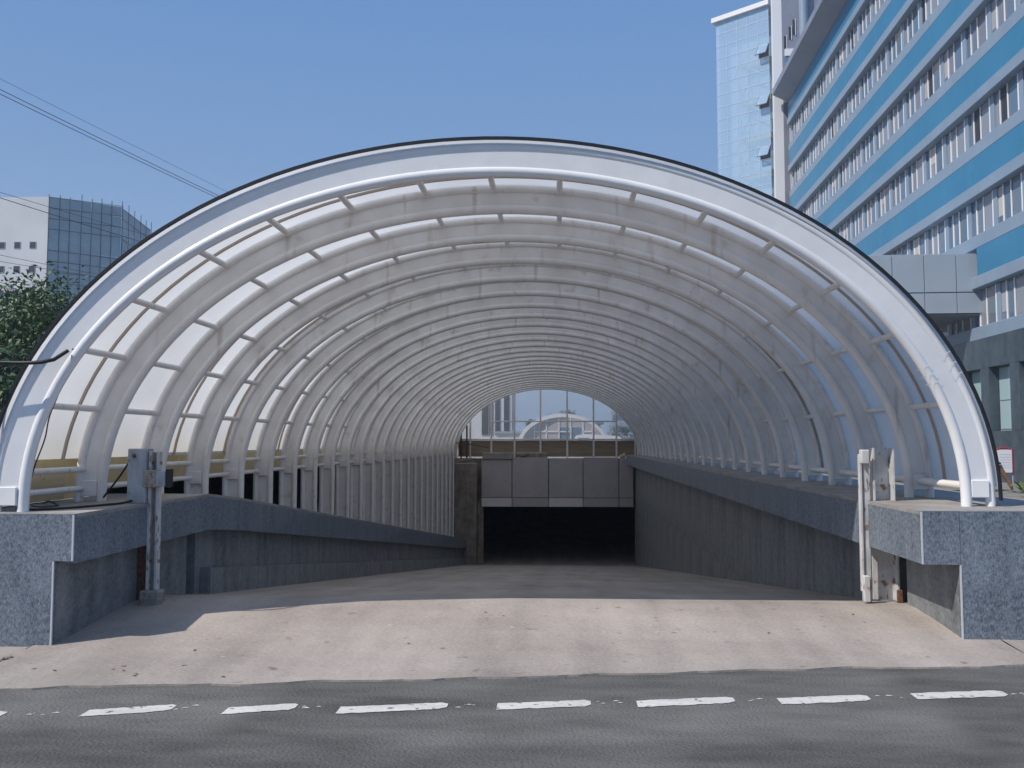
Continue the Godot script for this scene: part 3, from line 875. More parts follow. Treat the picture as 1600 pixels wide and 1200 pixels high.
func build_posts():
	# left gate post: a boxed column on the cap and a slotted guide down to the ramp
	var t := thing("gate_post", "grey steel gate post with a latch box on the sloping parapet", "post")
	var s := Shape.new()
	s.soft_box(P(-3.868, 1.285, 8.17), Vector3(0.172, 0.50, 0.16), 0.006)
	part("column", s.done(), M.post_grey, t)
	s = Shape.new()
	s.tube(PackedVector3Array([P(-3.89, 1.47, 8.088), P(-3.89, 1.47, 8.075)]), 0.018, 8)
	part("bolt", s.done(), M.rust, t)
	for x in [-3.76, -3.685]:
		s = Shape.new()
		s.soft_box(P(x, 0.80, 8.16), Vector3(0.028, 1.42, 0.07), 0.004)
		part("guide", s.done(), M.post, t)
	s = Shape.new()
	s.soft_box(P(-3.7225, 0.80, 8.185), Vector3(0.047, 1.40, 0.02), 0.003)
	part("guide_back", s.done(), M.post_worn, t)
	s = Shape.new()
	s.soft_box(P(-3.72, 1.26, 8.09), Vector3(0.15, 0.16, 0.06), 0.008)
	part("latch_box", s.done(), M.post_worn, t)
	s = Shape.new()
	s.soft_box(P(-3.62, 1.26, 8.10), Vector3(0.09, 0.14, 0.10), 0.006)
	part("latch_box", s.done(), M.post_grey, t)
	s = Shape.new()
	s.soft_box(P(-3.562, 1.265, 8.10), Vector3(0.022, 0.17, 0.12), 0.004)
	part("latch_plate", s.done(), M.black, t)
	s = Shape.new()
	s.soft_box(P(-3.715, 0.17, 8.14), Vector3(0.19, 0.15, 0.14), 0.015)
	part("shoe", s.done(), M.post_worn, t)
	s = Shape.new()
	s.soft_box(P(-3.87, 0.38, 8.32), Vector3(0.11, 0.56, 0.12), 0.01)
	part("lower_column", s.done(), M.rust, t)
	# right gate post
	t = thing("gate_post", "white painted steel gate post with rust streaks on the level cap", "post")
	s = Shape.new()
	s.box(P(3.035, 1.297, 8.66), Vector3(0.19, 0.49, 0.014)); s.box(P(2.945, 1.297, 8.60), Vector3(0.014, 0.49, 0.12)); s.box(P(3.125, 1.297, 8.60), Vector3(0.014, 0.49, 0.12))
	part("column", s.done(), M.post, t)
	s = Shape.new()
	s.box(P(3.06, 0.37, 8.70), Vector3(0.20, 0.50, 0.016)); s.box(P(3.155, 0.37, 8.64), Vector3(0.014, 0.50, 0.12))
	part("lower_column", s.done(), M.post, t)
	for e in [[2.882, 0.80, 8.56, 1.36, 0.052], [2.826, 0.85, 8.54, 1.26, 0.024]]:
		s = Shape.new()
		s.soft_box(P(e[0] - 0.012, e[1], e[2]), Vector3(e[4], e[3], 0.05), 0.004)
		part("guide", s.done(), M.post, t)
	s = Shape.new()
	s.soft_box(P(2.845, 1.46, 8.5), Vector3(0.075, 0.13, 0.07), 0.008)
	part("hinge_block", s.done(), M.post, t)
	s = Shape.new()
	s.soft_box(P(2.835, 0.25, 8.5), Vector3(0.06, 0.24, 0.06), 0.008)
	part("hinge_block", s.done(), M.post, t)
	s = Shape.new()
	s.soft_box(P(3.16, 0.17, 8.57), Vector3(0.05, 0.12, 0.03), 0.006)
	part("shoe", s.done(), M.rust, t)

func wire_mesh(points: Array, r: float, sag := 0.0, sides := 6) -> ArrayMesh:
	var c := Curve3D.new()
	for k in points.size():
		var before: Vector3 = points[max(k - 1, 0)]
		var after: Vector3 = points[min(k + 1, points.size() - 1)]
		var h := (after - before) / 6.0
		c.add_point(points[k], -h, h)
	c.bake_interval = maxf(0.04, c.get_baked_length() / 60.0)
	var pts := c.get_baked_points()
	for k in pts.size():
		var f := float(k) / (pts.size() - 1)
		pts[k].y -= sag * 4 * f * (1 - f)
	var s := Shape.new()
	s.tube(pts, r, sides)
	return s.done()

func build_cables():
	var front := FIRST - 0.06
	single("thick_cable", wire_mesh([P(-9.5, 2.75, 6.0), P(-6.2, 2.30, 6.6), P(-4.6, 2.235, 6.88), P(-4.12, 2.235, 6.95), P(-4.02, 2.29, 7.02), P(-3.97, 2.34, 7.06)], 0.016, 0.0, 8), M.cable, "thick black cable pulled sideways to the first canopy arch", "cable")
	single("hanging_wire", wire_mesh([P(-3.95, 2.36, 7.10), P(-4.02, 2.25, 7.13), P(-4.10, 2.05, 7.2), P(-4.2, 1.81, 7.22), P(-4.235, 1.62, 7.22), P(-4.30, 1.40, 7.2), P(-4.33, 1.22, 7.18), P(-4.34, 1.08, 7.18)], 0.006), M.cable, "thin black wire hanging down inside the first canopy arch", "wire")
	single("ledge_cable", wire_mesh([P(-4.40, 1.06, 7.12), P(-4.28, 1.046, 7.18), P(-4.1, 1.047, 7.35), P(-3.98, 1.047, 7.7), P(-3.93, 1.047, 7.95), P(-3.90, 1.06, 8.08)], 0.011), M.cable, "black cable lying along the parapet top to the gate post", "cable")
	single("slanting_cable", wire_mesh([P(-4.28, 1.075, 8.3), P(-4.1, 1.28, 8.25), P(-3.96, 1.46, 8.2), P(-3.93, 1.48, 8.17)], 0.009), M.cable, "black cable slanting from the canopy foot up to the gate post head", "cable")
	single("coiled_wire", wire_mesh([P(-4.44, 1.06, 7.4), P(-4.38, 1.046, 7.45), P(-4.34, 1.046, 7.62), P(-4.42, 1.046, 7.75), P(-4.52, 1.07, 7.8), P(-4.62, 1.046, 7.9)], 0.007), M.cable, "short loop of black wire on the parapet by the canopy foot", "wire")
	# overhead lines, strung between poles out of view
	var lines := [
		[P(-16.52, 11.77, 22.0), P(-11.81, 10.72, 36.0), 0.010, "upper wire of the twin overhead lines slanting down to the canopy"],
		[P(-16.51, 11.63, 22.0), P(-11.89, 10.66, 36.0), 0.010, "lower wire of the twin overhead lines slanting down to the canopy"],
		[P(-16.53, 12.08, 22.0), P(-11.31, 10.79, 36.0), 0.005, "faint thin overhead wire just above the twin lines"],
		[P(-16.38, 8.54, 22.0), P(-16.04, 9.52, 36.0), 0.011, "overhead wire crossing in front of the white building near its roof"],
		[P(-16.38, 8.64, 22.0), P(-15.38, 9.70, 36.0), 0.007, "thin overhead wire at the roof edge of the white building"],
		[P(-16.30, 6.80, 22.0), P(-16.70, 8.10, 36.0), 0.007, "upper thin wire between two window rows of the white building"],
		[P(-16.29, 6.56, 22.0), P(-16.75, 8.08, 36.0), 0.007, "lower thin wire between two window rows of the white building"],
		[P(-16.27, 6.09, 22.0), P(-19.37, 7.50, 36.0), 0.007, "thin overhead wire ending low near the tree top"]]
	for l in lines:
		single("overhead_wire", wire_mesh([l[0], (l[0] + l[1]) * 0.5, l[1]], l[2], 0.03), M.wire, l[3], "wire", "overhead wires on the left")

func build_left_side():
	# raised terrace with a cream edge beam over a dark light well; slab added and heights raised to block sun
	var g := Shape.new()
	g.box(P(-10.5, 0.5, 23.5), Vector3(9.0, 1.06, 33.0))
	structure("terrace", g.done(), M.sand, "raised sandy terrace left of the canopy", "terrace")
	var w := thing("edge_beam", "cream edge beam behind the open canopy legs above a dark light well", "beam")
	var s := Shape.new()
	s.box(P(-5.0, 1.47, 24.2), Vector3(0.4, 0.66, 30.0))
	part("beam", s.done(), M.tan, w)
	s = Shape.new()
	s.box(P(-5.6, 1.74, 24.2), Vector3(0.8, 0.1, 30.0))  # unseen slab added over the well to keep sun stripes off the ramp
	part("sun_block_slab", s.done(), M.ledge, w)
	s = Shape.new()
	s.box(P(-6.1, -1.25, 24.2), Vector3(0.2, 5.88, 30.0))  # raised to stop sun leaking in beneath the slab
	part("well_wall", s.done(), M.old_concrete, w)
	s = Shape.new()
	s.box(P(-5.2, -4.3, 24.2), Vector3(2.0, 0.2, 30.0))
	part("well_floor", s.done(), M.old_concrete, w)
	for d in [9.15, 39.3]:
		s = Shape.new()
		s.box(P(-5.45, -1.5, d), Vector3(1.1, 5.2, 0.12))
		part("well_end", s.done(), M.old_concrete, w)
	# ground under the first bays
	s = Shape.new()
	s.box(P(-5.5, 0.5, 7.98), Vector3(1.19, 1.0, 2.1))
	structure("ledge_fill", s.done(), M.ledge, "concrete ledge beside the first canopy feet", "ledge")
	# boards left standing outside the first bay; the darker one made tall to block sun
	for e in [[P(-4.74, 1.20, 7.75), Vector3(0.035, 0.30, 1.25), -0.02, M.wood, "pale yellow wooden board on edge outside the first bay"], [P(-4.84, 1.42, 8.05), Vector3(0.03, 0.76, 2.3), 0.0, M.tan, "darker tan board standing behind the pale yellow board"]]:
		s = Shape.new()
		s.soft_box(e[0], e[1], 0.004, Basis(Vector3.UP, e[2]) * Basis(Vector3.BACK, 0.06))
		single("wooden_board", s.done(), e[3], e[4], "board")

# ------------------------------------------------------------------ plants
func leaf_shape(s: Shape, at: Vector3, along: Vector3, up: Vector3, long: float, wide: float, c: Color):
	var side := along.cross(up).normalized()
	var n := side.cross(along).normalized()
	var mid := at + along * long * 0.5 + n * long * 0.06
	var tip := at + along * long - n * long * 0.10
	s.st.set_color(c)
	for q in [[at, mid + side * wide * 0.5, mid], [at, mid, mid - side * wide * 0.5], [mid, mid + side * wide * 0.5, tip], [mid - side * wide * 0.5, mid, tip]]:
		s.tri(q[0], q[2], q[1])

func crown(centre: Vector3, size: Vector3, clumps: int, leaves: int, leaf: float, seed_: int, tone: Color, droop := 0.2) -> ArrayMesh:
	var r := RandomNumberGenerator.new()
	r.seed = seed_
	var s := Shape.new()
	for k in clumps:
		var v := Vector3(r.randfn(), r.randfn(), r.randfn()).normalized() * pow(r.randf(), 0.35)
		var c := centre + v * size
		var cs := r.randf_range(0.16, 0.34) * size.length() * 0.55
		var shade := r.randf_range(0.75, 1.25)
		for j in leaves:
			var o := Vector3(r.randfn(), r.randfn() * 0.7, r.randfn()) * cs * 0.5
			var along := (o.normalized() + Vector3(r.randf_range(-0.6, 0.6), r.randf_range(-0.6, 0.4) - droop, r.randf_range(-0.6, 0.6))).normalized()
			var f := shade * r.randf_range(0.7, 1.3)
			var l := leaf * r.randf_range(0.7, 1.3)
			leaf_shape(s, c + o, along, Vector3(r.randf_range(-0.5, 0.5), 1, r.randf_range(-0.5, 0.5)).normalized(), l, l * 0.45, Color(tone.r * f, tone.g * f, tone.b * f * r.randf_range(0.7, 1.2)))
	return s.done()

func tree(called: String, label: String, at: Vector3, height: float, size: Vector3, clumps: int, leaves: int, leaf: float, seed_: int, tone: Color, group := ""):
	var t := thing(called, label, "tree", at, 0.0, group)
	var r := RandomNumberGenerator.new()
	r.seed = seed_ + 5
	var s := Shape.new()
	var fork := Vector3(0, height * 0.42, 0)
	s.tube(PackedVector3Array([Vector3.ZERO, fork * 0.5 + Vector3(0.08, 0, 0.04), fork]), height * 0.03, 9, true, height * 0.02)
	for k in 6:
		var a := TAU * k / 6.0 + r.randf_range(-0.3, 0.3)
		var end := Vector3(cos(a) * size.x * 0.6, height * 0.42 + size.y * r.randf_range(0.3, 1.1), sin(a) * size.z * 0.6)
		s.tube(PackedVector3Array([fork * 0.92, fork.lerp(end, 0.5) + Vector3(0, 0.2, 0), end]), height * 0.016, 6, true, height * 0.004)
	part("trunk", s.done(), M.bark, t)
	part("crown", crown(Vector3(0, height - size.y, 0), size, clumps, leaves, leaf, seed_, tone), M.leaf, t)

func build_plants():
	tree("broad_tree", "dark green leafy tree between the canopy and the white building", P(-14.0, 1.03, 23.0), 4.8, Vector3(2.4, 2.3, 2.3), 240, 80, 0.17, 11, Color(0.07, 0.12, 0.042))
	tree("broad_tree", "darker green tree low behind the canopy edge on the terrace", P(-12.4, 1.03, 19.6), 2.8, Vector3(1.8, 1.4, 1.7), 120, 50, 0.22, 12, Color(0.055, 0.10, 0.04))
	# planter right of the canopy
	var g := Shape.new()
	g.box(P(7.2, 0.36, 12.7), Vector3(5.3, 0.86, 10.6))
	structure("planting_bed", g.done(), M.soil, "dusty raised planting bed right of the canopy", "planting bed")
	for k in 9:
		var r := RandomNumberGenerator.new()
		r.seed = 300 + k
		var at: Vector3 = [P(7.0, 0.78, 13.6), P(7.35, 0.78, 14.6), P(7.65, 0.78, 14.2), P(7.2, 0.78, 12.6), P(7.9, 0.78, 15.1), P(6.75, 0.78, 12.2), P(8.3, 0.78, 15.8), P(8.2, 0.78, 14.6), P(7.5, 0.78, 13.3)][k]
		var s := Shape.new()
		for j in 34:
			var a := r.randf() * TAU
			var lift := r.randf_range(0.1, 1.1)
			var along := Vector3(cos(a), lift, sin(a)).normalized()
			leaf_shape(s, Vector3(cos(a) * 0.03, r.randf_range(0, 0.07), sin(a) * 0.03), along, Vector3.UP, r.randf_range(0.16, 0.34), 0.05, Color(0.10, 0.14, 0.035) * r.randf_range(0.7, 1.3))
		var t := thing("low_plant", "low yellow green leafy plant in the bed right of the canopy", "plant", at, 0.0, "low plants in the right bed")
		part("leaves", s.done(), M.leaf, t)

# ------------------------------------------------------------------ beyond the far window
func build_far_view():
	var d := 82.0
	var t := thing("far_canopy", "second white arched canopy standing on the plaza beyond the end window", "canopy", P(0.5, 0, d))
	# the same arch as the near one, closed in front
	var band := arch_band(0.0, 0.34, 0.0, 180.0, 0.2, 48)
	var shift := Vector3(-AXIS, 0, 0)
	for k in 6:
		part("rib", band, M.fascia, t, shift + P(0, 0, 1.25 * k))
	var s := Shape.new()
	for j in 40:
		var a0 := 180.0 * j / 40.0
		var a1 := 180.0 * (j + 1) / 40.0
		s.quad(arch(0.02, a0, -0.1), arch(0.02, a0, 7.5), arch(0.02, a1, 7.5), arch(0.02, a1, -0.1))
	part("roof_sheet", s.done(), M.sheet, t, shift)
	for x in [-2.6, -1.5, -0.35, 0.7, 1.85, 2.7]:
		var top := SPRING + (RISE - 0.3) * sqrt(maxf(0.0, 1.0 - pow(x / (HALF - 0.3), 2)))
		part("mullion", box_mesh(Vector3(0.09, top, 0.1)), M.white_steel, t, P(x, top * 0.5, -0.02))
	part("transom", box_mesh(Vector3(3.4, 0.1, 0.08)), M.white_steel, t, P(-0.9, 2.5, -0.03))
	part("transom", box_mesh(Vector3(1.1, 0.1, 0.08)), M.white_steel, t, P(2.3, 2.5, -0.03))
	var xs := [-3.6, -2.6, -1.5, -0.35, 0.7, 1.85, 2.7, 3.6]
	for k in 7:
		var x0: float = xs[k] + 0.03
		var x1: float = xs[k + 1] - 0.03
		var poly := PackedVector2Array([Vector2(x0, 0.0 if not k in [3, 4] else 2.95), Vector2(x1, 0.0 if not k in [3, 4] else 2.95)])
		for j in 7:
			var x := lerpf(x1, x0, j / 6.0)
			poly.append(Vector2(x, SPRING + (RISE - 0.3) * sqrt(maxf(0.0, 1.0 - pow(x / (HALF - 0.3), 2)))))
		var q := Shape.new()
		q.prism(poly, func(p, w): return P(p.x, p.y, w), 0.0, 0.04)
		part("end_panel", q.done(), M.panel_grey, t)
	for x in [0.15, 1.25]:
		part("door_pane", box_mesh(Vector3(0.95, 2.9, 0.03)), M.pane[3], t, P(x, 1.45, 0.05))
	# a white van parked in front of it
	var van := thing("parked_van", "white van parked before the second canopy, its roof above the brown panels", "van", P(1.75, 0, 73.5))
	s = Shape.new()
	s.prism(PackedVector2Array([Vector2(-1.1, 0.4), Vector2(3.4, 0.4), Vector2(3.4, 1.9), Vector2(3.1, 2.06), Vector2(0.4, 2.22), Vector2(-0.2, 2.1), Vector2(-0.75, 1.35), Vector2(-1.1, 1.2)]), func(p, w): return Vector3(p.x, p.y, w), -0.9, 0.9)
	part("body", s.done(), M.white_clad, van)
	s = Shape.new()
	s.hexa([Vector3(-0.78, 1.36, -0.8), Vector3(-0.78, 1.36, 0.8), Vector3(-0.22, 2.06, 0.72), Vector3(-0.22, 2.06, -0.72), Vector3(-0.74, 1.34, -0.8), Vector3(-0.74, 1.34, 0.8), Vector3(-0.2, 2.02, 0.72), Vector3(-0.2, 2.02, -0.72)])
	part("windscreen", s.done(), M.pane[0], van)
	part("side_window", box_mesh(Vector3(0.9, 0.5, 0.02)), M.pane[0], van, Vector3(0.35, 1.65, 0.905))
	for x in [-0.35, 2.6]:
		for z in [-0.8, 0.8]:
			s = Shape.new()
			s.tube(PackedVector3Array([Vector3(x, 0.33, z - 0.11), Vector3(x, 0.33, z + 0.11)]), 0.33, 18)
			part("wheel", s.done(), M.black, van)
	# a striped block far to the left
	var b := thing("striped_building", "pale building with dark and red vertical stripes beyond the end window", "building", P(-9.4, 0, 104))
	part("wall", box_mesh(Vector3(6.4, 7.4, 8)), M.white_render, b, Vector3(0.9, 3.7, -4))
	for e in [[1.0, 0.75, M.window_dark], [1.7, 0.35, M.rust], [2.45, 0.55, M.window_dark], [3.5, 0.6, M.window_dark]]:
		part("stripe", box_mesh(Vector3(e[1], 4.6, 0.1)), e[2], b, Vector3(e[0], 4.7, 0.06))
	var low := thing("low_building", "low white building beside the striped one beyond the end window", "building", P(-2.6, 0, 98))
	part("wall", box_mesh(Vector3(4.6, 2.5, 5)), M.white_clad, low, Vector3(-1.8, 1.25, -2.5))
	part("roof", box_mesh(Vector3(4.9, 0.25, 5.4)), M.band_shelf, low, Vector3(-1.8, 2.6, -2.5))
	# trees and haze-pale blocks on the horizon
	var spots := [[1.4, 112.0, 5.5, Vector3(1.0, 0.7, 1.0), "spiky topped tree standing right behind the second canopy"], [-0.4, 114.0, 5.0, Vector3(1.0, 0.6, 1.0), "round tree behind the second canopy apex"], [8.2, 118.0, 3.9, Vector3(1.6, 1.3, 1.6), "green tree right of the second canopy"], [11.6, 126.0, 3.7, Vector3(1.6, 1.2, 1.6), "green tree farthest right beyond the end window"], [-3.6, 124.0, 4.7, Vector3(0.9, 0.6, 0.9), "small tree left of the second canopy roof"]]
	for k in spots.size():
		var e = spots[k]
		tree("distant_tree", e[4], P(e[0], 0, e[1]), e[2], e[3], 30, 26, 0.3, 60 + k, Color(0.07, 0.10, 0.05), "trees on the plaza beyond the end window")
	var lamp := thing("lamp_post", "grey lamp post with a wide head right of the second canopy", "lamp post", P(3.95, 0, 86))
	s = Shape.new()
	s.tube(PackedVector3Array([Vector3.ZERO, Vector3(0, 3.2, 0)]), 0.16, 8)
	part("pole", s.done(), M.band, lamp)
	part("head", box_mesh(Vector3(0.9, 0.35, 0.5), 0.08), M.grey_clad, lamp, Vector3(0, 3.4, 0))
	for e in [[8.5, 190.0, 5.0, 8.0, "hazy bluish block right of the lamp post on the horizon"], [-16.0, 260.0, 20.0, 9.0, "long hazy pale block on the horizon left of the second canopy"]]:
		var o := thing("distant_block", e[4], "building", P(e[0] * 1.6, 0, e[1]))
		part("wall", box_mesh(Vector3(e[2], e[3], 10)), M.porch, o, Vector3(0, e[3] * 0.5, 0))
		for k in 3: part("window_strip", box_mesh(Vector3(e[2] - 0.6, 0.9, 0.1)), M.pane[3], o, Vector3(0, 1.8 + 2.4 * k, 5.05))

# ------------------------------------------------------------------ small things
func field_mesh(bones: Array, cell: float, blend: float) -> ArrayMesh:      # one smooth skin over tapered bones [a, b, ra, rb]
	var lo := Vector3(1e9, 1e9, 1e9)
	var hi := -lo
	for b in bones:
		for e in [[b[0], b[2]], [b[1], b[3]]]:
			lo = lo.min(e[0] - Vector3.ONE * (e[1] + cell * 2)); hi = hi.max(e[0] + Vector3.ONE * (e[1] + cell * 2))
	var n := Vector3i(((hi - lo) / cell).ceil()) + Vector3i.ONE
	var field := PackedFloat32Array()
	field.resize(n.x * n.y * n.z); field.fill(1.0)
	for b in bones:
		var a: Vector3 = b[0]
		var ab: Vector3 = b[1] - b[0]
		var big: float = maxf(b[2], b[3]) + blend + cell * 2
		var b0 := Vector3i(((a.min(b[1]) - Vector3.ONE * big - lo) / cell).floor()).clamp(Vector3i.ZERO, n - Vector3i.ONE)
		var b1 := Vector3i(((a.max(b[1]) + Vector3.ONE * big - lo) / cell).ceil()).clamp(Vector3i.ZERO, n - Vector3i.ONE)
		for z in range(b0.z, b1.z + 1):
			for y in range(b0.y, b1.y + 1):
				for x in range(b0.x, b1.x + 1):
					var p := lo + Vector3(x, y, z) * cell
					var t := clampf((p - a).dot(ab) / maxf(ab.length_squared(), 1e-9), 0, 1)
					var dist: float = p.distance_to(a + ab * t) - lerpf(b[2], b[3], t)
					var at := (z * n.y + y) * n.x + x
					var h := clampf(0.5 + 0.5 * (field[at] - dist) / blend, 0, 1)
					field[at] = lerpf(field[at], dist, h) - blend * h * (1 - h)
	var s := Shape.new()
	var cells := {}
	var corner := [0, 1, n.x, n.x + 1, n.x * n.y, n.x * n.y + 1, n.x * n.y + n.x, n.x * n.y + n.x + 1]
	for z in n.z - 1:
		for y in n.y - 1:
			for x in n.x - 1:
				var at := (z * n.y + y) * n.x + x
				var inside := 0
				for c in corner:
					if field[at + c] < 0: inside += 1
				if inside == 0 or inside == 8: continue
				var sum := Vector3.ZERO
				var hits := 0
				for e in [[0, 1], [2, 3], [4, 5], [6, 7], [0, 2], [1, 3], [4, 6], [5, 7], [0, 4], [1, 5], [2, 6], [3, 7]]:
					var v0 := field[at + corner[e[0]]]
					var v1 := field[at + corner[e[1]]]
					if (v0 < 0) == (v1 < 0): continue
					var q0 := Vector3(e[0] & 1, (e[0] >> 1) & 1, e[0] >> 2)
					var q1 := Vector3(e[1] & 1, (e[1] >> 1) & 1, e[1] >> 2)
					sum += q0.lerp(q1, v0 / (v0 - v1)); hits += 1
				var g := Vector3(field[at + 1] - field[at], field[at + n.x] - field[at], field[at + n.x * n.y] - field[at])
				cells[at] = [lo + (Vector3(x, y, z) + sum / hits) * cell, g.normalized()]
	for at in cells:
		for axis in 3:
			var step: int = [1, n.x, n.x * n.y][axis]
			var u: int = [n.x, n.x * n.y, 1][axis]
			var v: int = [n.x * n.y, 1, n.x][axis]
			if (field[at] < 0) == (field[at + step] < 0): continue
			if not (cells.has(at - u) and cells.has(at - v) and cells.has(at - u - v)): continue
			var q := [cells[at], cells[at - u], cells[at - u - v], cells[at - v]]
			if field[at] < 0: q.reverse()
			for k in [0, 1, 2, 0, 2, 3]: s.vertex(q[k][0], q[k][1])
	return s.done()

func build_small():
	# a person crouching in the planting bed, mostly hidden by the canopy edge
	var at := P(6.62, 0.79, 15.1)
	var t := thing("person", "person in a striped shirt crouching in the bed, arm reaching down to plants", "person", at)
	var skin := plain(Color(0.27, 0.135, 0.085), 0.55)
	var stripes := Image.create(8, 64, false, Image.FORMAT_RGB8)
	for y in 64:
		for x in 8: stripes.set_pixel(x, y, Color(0.07, 0.07, 0.10) if (y / 8) % 2 == 0 else Color(0.75, 0.74, 0.76))
	var shirt := surfaced(ImageTexture.create_from_image(stripes), 0.22, 0.9)
	var trousers := plain(Color(0.05, 0.055, 0.075), 0.85)
	var hip := Vector3(-0.15, 0.30, 0)
	var chest := Vector3(0.08, 0.62, 0.02)
	var neck := Vector3(0.17, 0.80, 0.02)
	var head := Vector3(0.23, 0.95, 0.02)
	var shoulder_r := Vector3(0.30, 0.60, 0.17)
	var elbow_r := Vector3(0.52, 0.40, 0.16)
	var wrist_r := Vector3(0.66, 0.16, 0.17)
	var shoulder_l := Vector3(0.1, 0.70, -0.17)
	var elbow_l := Vector3(0.36, 0.52, -0.26)
	var wrist_l := Vector3(0.42, 0.30, -0.12)
	var knee_r := Vector3(0.24, 0.36, 0.2)
	var ankle_r := Vector3(0.02, 0.09, 0.17)
	var knee_l := Vector3(0.26, 0.34, -0.18)
	var ankle_l := Vector3(0.02, 0.09, -0.15)
	var body := [[hip, chest, 0.15, 0.16], [chest, neck, 0.14, 0.055], [neck, head, 0.055, 0.075], [head + Vector3(-0.02, 0.03, 0), head + Vector3(0.03, -0.04, 0), 0.098, 0.075], [head + Vector3(0.095, -0.01, 0), head + Vector3(0.11, -0.03, 0), 0.014, 0.018],
		[chest + Vector3(0, 0.08, 0), shoulder_r, 0.10, 0.065], [shoulder_r, elbow_r, 0.058, 0.045], [elbow_r, wrist_r, 0.045, 0.030], [chest + Vector3(0, 0.08, 0), shoulder_l, 0.10, 0.065], [shoulder_l, elbow_l, 0.055, 0.045], [elbow_l, wrist_l, 0.043, 0.030],
		[hip + Vector3(0, 0, 0.09), knee_r, 0.095, 0.06], [knee_r, ankle_r, 0.058, 0.04], [hip - Vector3(0, 0, 0.09), knee_l, 0.095, 0.06], [knee_l, ankle_l, 0.058, 0.04],
		[ankle_r, ankle_r + Vector3(0.16, -0.055, 0.01), 0.045, 0.035], [ankle_l, ankle_l + Vector3(0.16, -0.055, 0.0), 0.045, 0.035]]
	for hand in [[wrist_r, Vector3(0.35, -0.9, 0.05).normalized()], [wrist_l, Vector3(0.6, -0.7, 0.3).normalized()]]:
		var w: Vector3 = hand[0]
		var go: Vector3 = hand[1]
		var side := go.cross(Vector3(1, 0.3, 0)).normalized()
		var palm := w + go * 0.07
		body.append([w, palm, 0.028, 0.03])
		for f in 4:
			var root := palm + side * (f - 1.5) * 0.019
			var length: float = [0.06, 0.072, 0.068, 0.052][f]
			body.append([root, root + go * length, 0.011, 0.009])
		body.append([w + go * 0.03, w + go * 0.075 + side * 0.05, 0.013, 0.010])
	part("body", field_mesh(body, 0.015, 0.02), skin, t)
	part("shirt", field_mesh([[hip + Vector3(0, 0.06, 0), chest, 0.165, 0.175], [chest, neck - Vector3(0, 0.06, 0), 0.155, 0.085], [chest + Vector3(0, 0.08, 0), shoulder_r, 0.115, 0.080], [shoulder_r, shoulder_r.lerp(elbow_r, 0.82), 0.074, 0.068], [chest + Vector3(0, 0.08, 0), shoulder_l, 0.115, 0.080], [shoulder_l, shoulder_l.lerp(elbow_l, 0.8), 0.072, 0.066]], 0.016, 0.03), shirt, t)
	part("trousers", field_mesh([[hip + Vector3(0, 0.0, 0.09), knee_r, 0.112, 0.076], [knee_r, ankle_r + Vector3(0, 0.04, 0), 0.074, 0.058], [hip - Vector3(0, 0, 0.09), knee_l, 0.112, 0.076], [knee_l, ankle_l + Vector3(0, 0.04, 0), 0.074, 0.058], [hip, hip + Vector3(0.02, 0.05, 0), 0.165, 0.165]], 0.016, 0.03), trousers, t)
	part("hair", field_mesh([[head + Vector3(-0.035, 0.05, 0), head + Vector3(-0.05, -0.01, 0), 0.098, 0.088]], 0.012, 0.02), M.black, t)
	# notice boards before the office front
	var n := thing("notice_board", "white notice board with a dark red frame standing before the office front", "notice board", P(14.5, 0, 30.0))
	part("sheet", box_mesh(Vector3(0.46, 0.74, 0.03)), M.white_clad, n, Vector3(0, 0.97, 0.03))
	part("frame", box_mesh(Vector3(0.07, 0.80, 0.08), 0.01), plain(Color(0.23, 0.02, 0.07), 0.5), n, Vector3(0.27, 0.95, 0))
	var s := Shape.new()
	s.tube(PackedVector3Array([Vector3(-0.23, 1.33, 0.02), Vector3(-0.1, 1.40, 0.02), Vector3(0.05, 1.39, 0.02), Vector3(0.2, 1.35, 0.02)]), 0.035, 8)
	part("garland", s.done(), plain(Color(0.30, 0.02, 0.03), 0.7), n)
	s = Shape.new()
	for x in [-0.18, 0.27]: s.tube(PackedVector3Array([Vector3(x, 0, -0.02), Vector3(x, 1.3, -0.02)]), 0.022, 8)
	part("stand", s.done(), M.band_shelf, n)
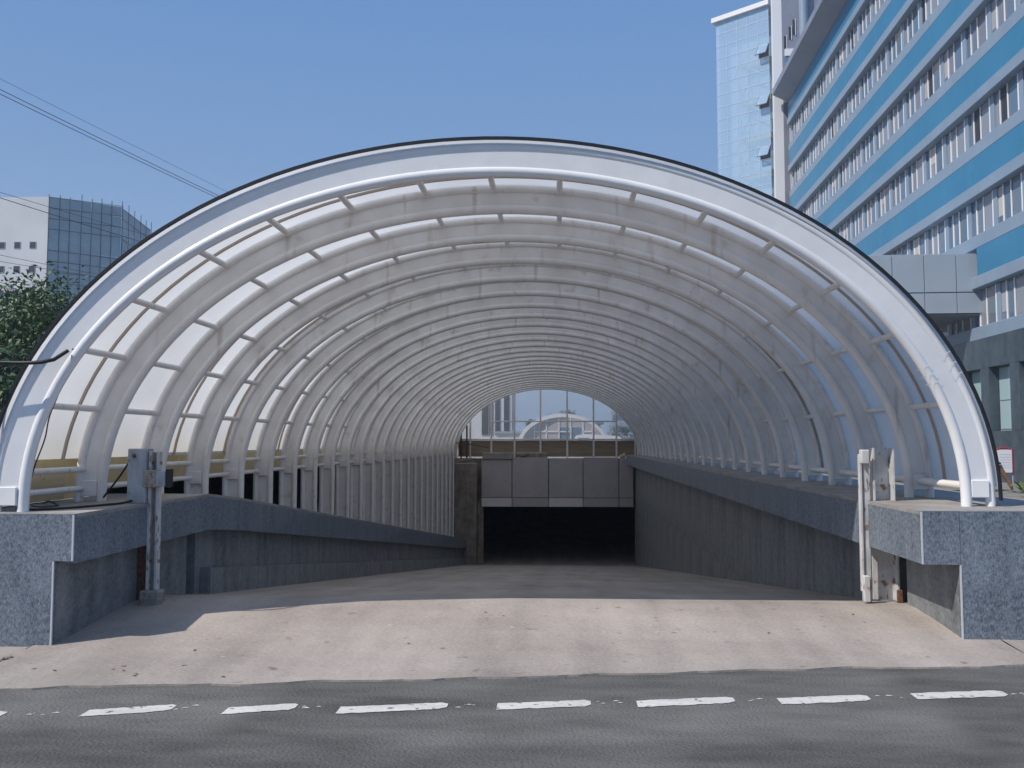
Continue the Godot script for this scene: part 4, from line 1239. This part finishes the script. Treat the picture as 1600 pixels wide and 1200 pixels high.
	for k in 6: part("text_line", box_mesh(Vector3(0.36, 0.006, 0.004)), M.band, n, Vector3(0.02, 1.18 - 0.085 * k, 0.047))
	n = thing("notice_board", "pale yellow notice board beside the red framed one", "notice board", P(15.55, 0, 30.0))
	part("sheet", box_mesh(Vector3(0.55, 0.72, 0.03)), plain(Color(0.62, 0.62, 0.48), 0.6), n, Vector3(0.05, 0.94, 0.03))
	s = Shape.new()
	for x in [-0.18, 0.27]: s.tube(PackedVector3Array([Vector3(x, 0, -0.02), Vector3(x, 1.3, -0.02)]), 0.022, 8)
	part("stand", s.done(), M.band_shelf, n)
	# dry leaves and grit on the apron, rubble at the left corner
	var r := RandomNumberGenerator.new()
	r.seed = 77
	var l := Shape.new()
	for k in 20:
		var x := r.randf_range(-3.8, 3.1)
		var d := r.randf_range(6.3, 8.0)
		if k < 12: x = r.randf_range(-3.8, -2.2); d = r.randf_range(5.95, 6.8)
		d = maxf(d, road_edge(x) + 0.12)
		var y := maxf(floor_height(d), 0.0) + 0.019
		var a := r.randf() * TAU
		var u := Vector3(cos(a), 0, sin(a)) * r.randf_range(0.006, 0.022)
		var v := Vector3(-sin(a), 0, cos(a)) * r.randf_range(0.003, 0.010)
		var c := P(x, y, d)
		l.quad(c - u - v, c - u + v + Vector3(0, 0.004, 0), c + u + v + Vector3(0, 0.002, 0), c + u - v)
	var o := single("dry_litter", l.done(), M.rust, "scattered dry leaves and grit on the concrete apron", "litter")
	o.set_meta("kind", "stuff")
	var rub := Shape.new()
	for k in 150:
		var x := -4.0 - absf(r.randfn()) * 0.45
		var d := 6.35 + (x + 4.0) * 0.35 + r.randfn() * 0.10
		var size := r.randf_range(0.006, 0.030)
		rub.soft_box(P(x, 0.016 + size * 0.35, d), Vector3(size * r.randf_range(1, 2), size, size * r.randf_range(0.8, 1.5)), size * 0.3, Basis(Vector3.UP, r.randf() * TAU))
	o = single("rubble", rub.done(), M.old_concrete, "loose dark rubble and grit by the corner of the sloping parapet", "rubble")
	o.set_meta("kind", "stuff")
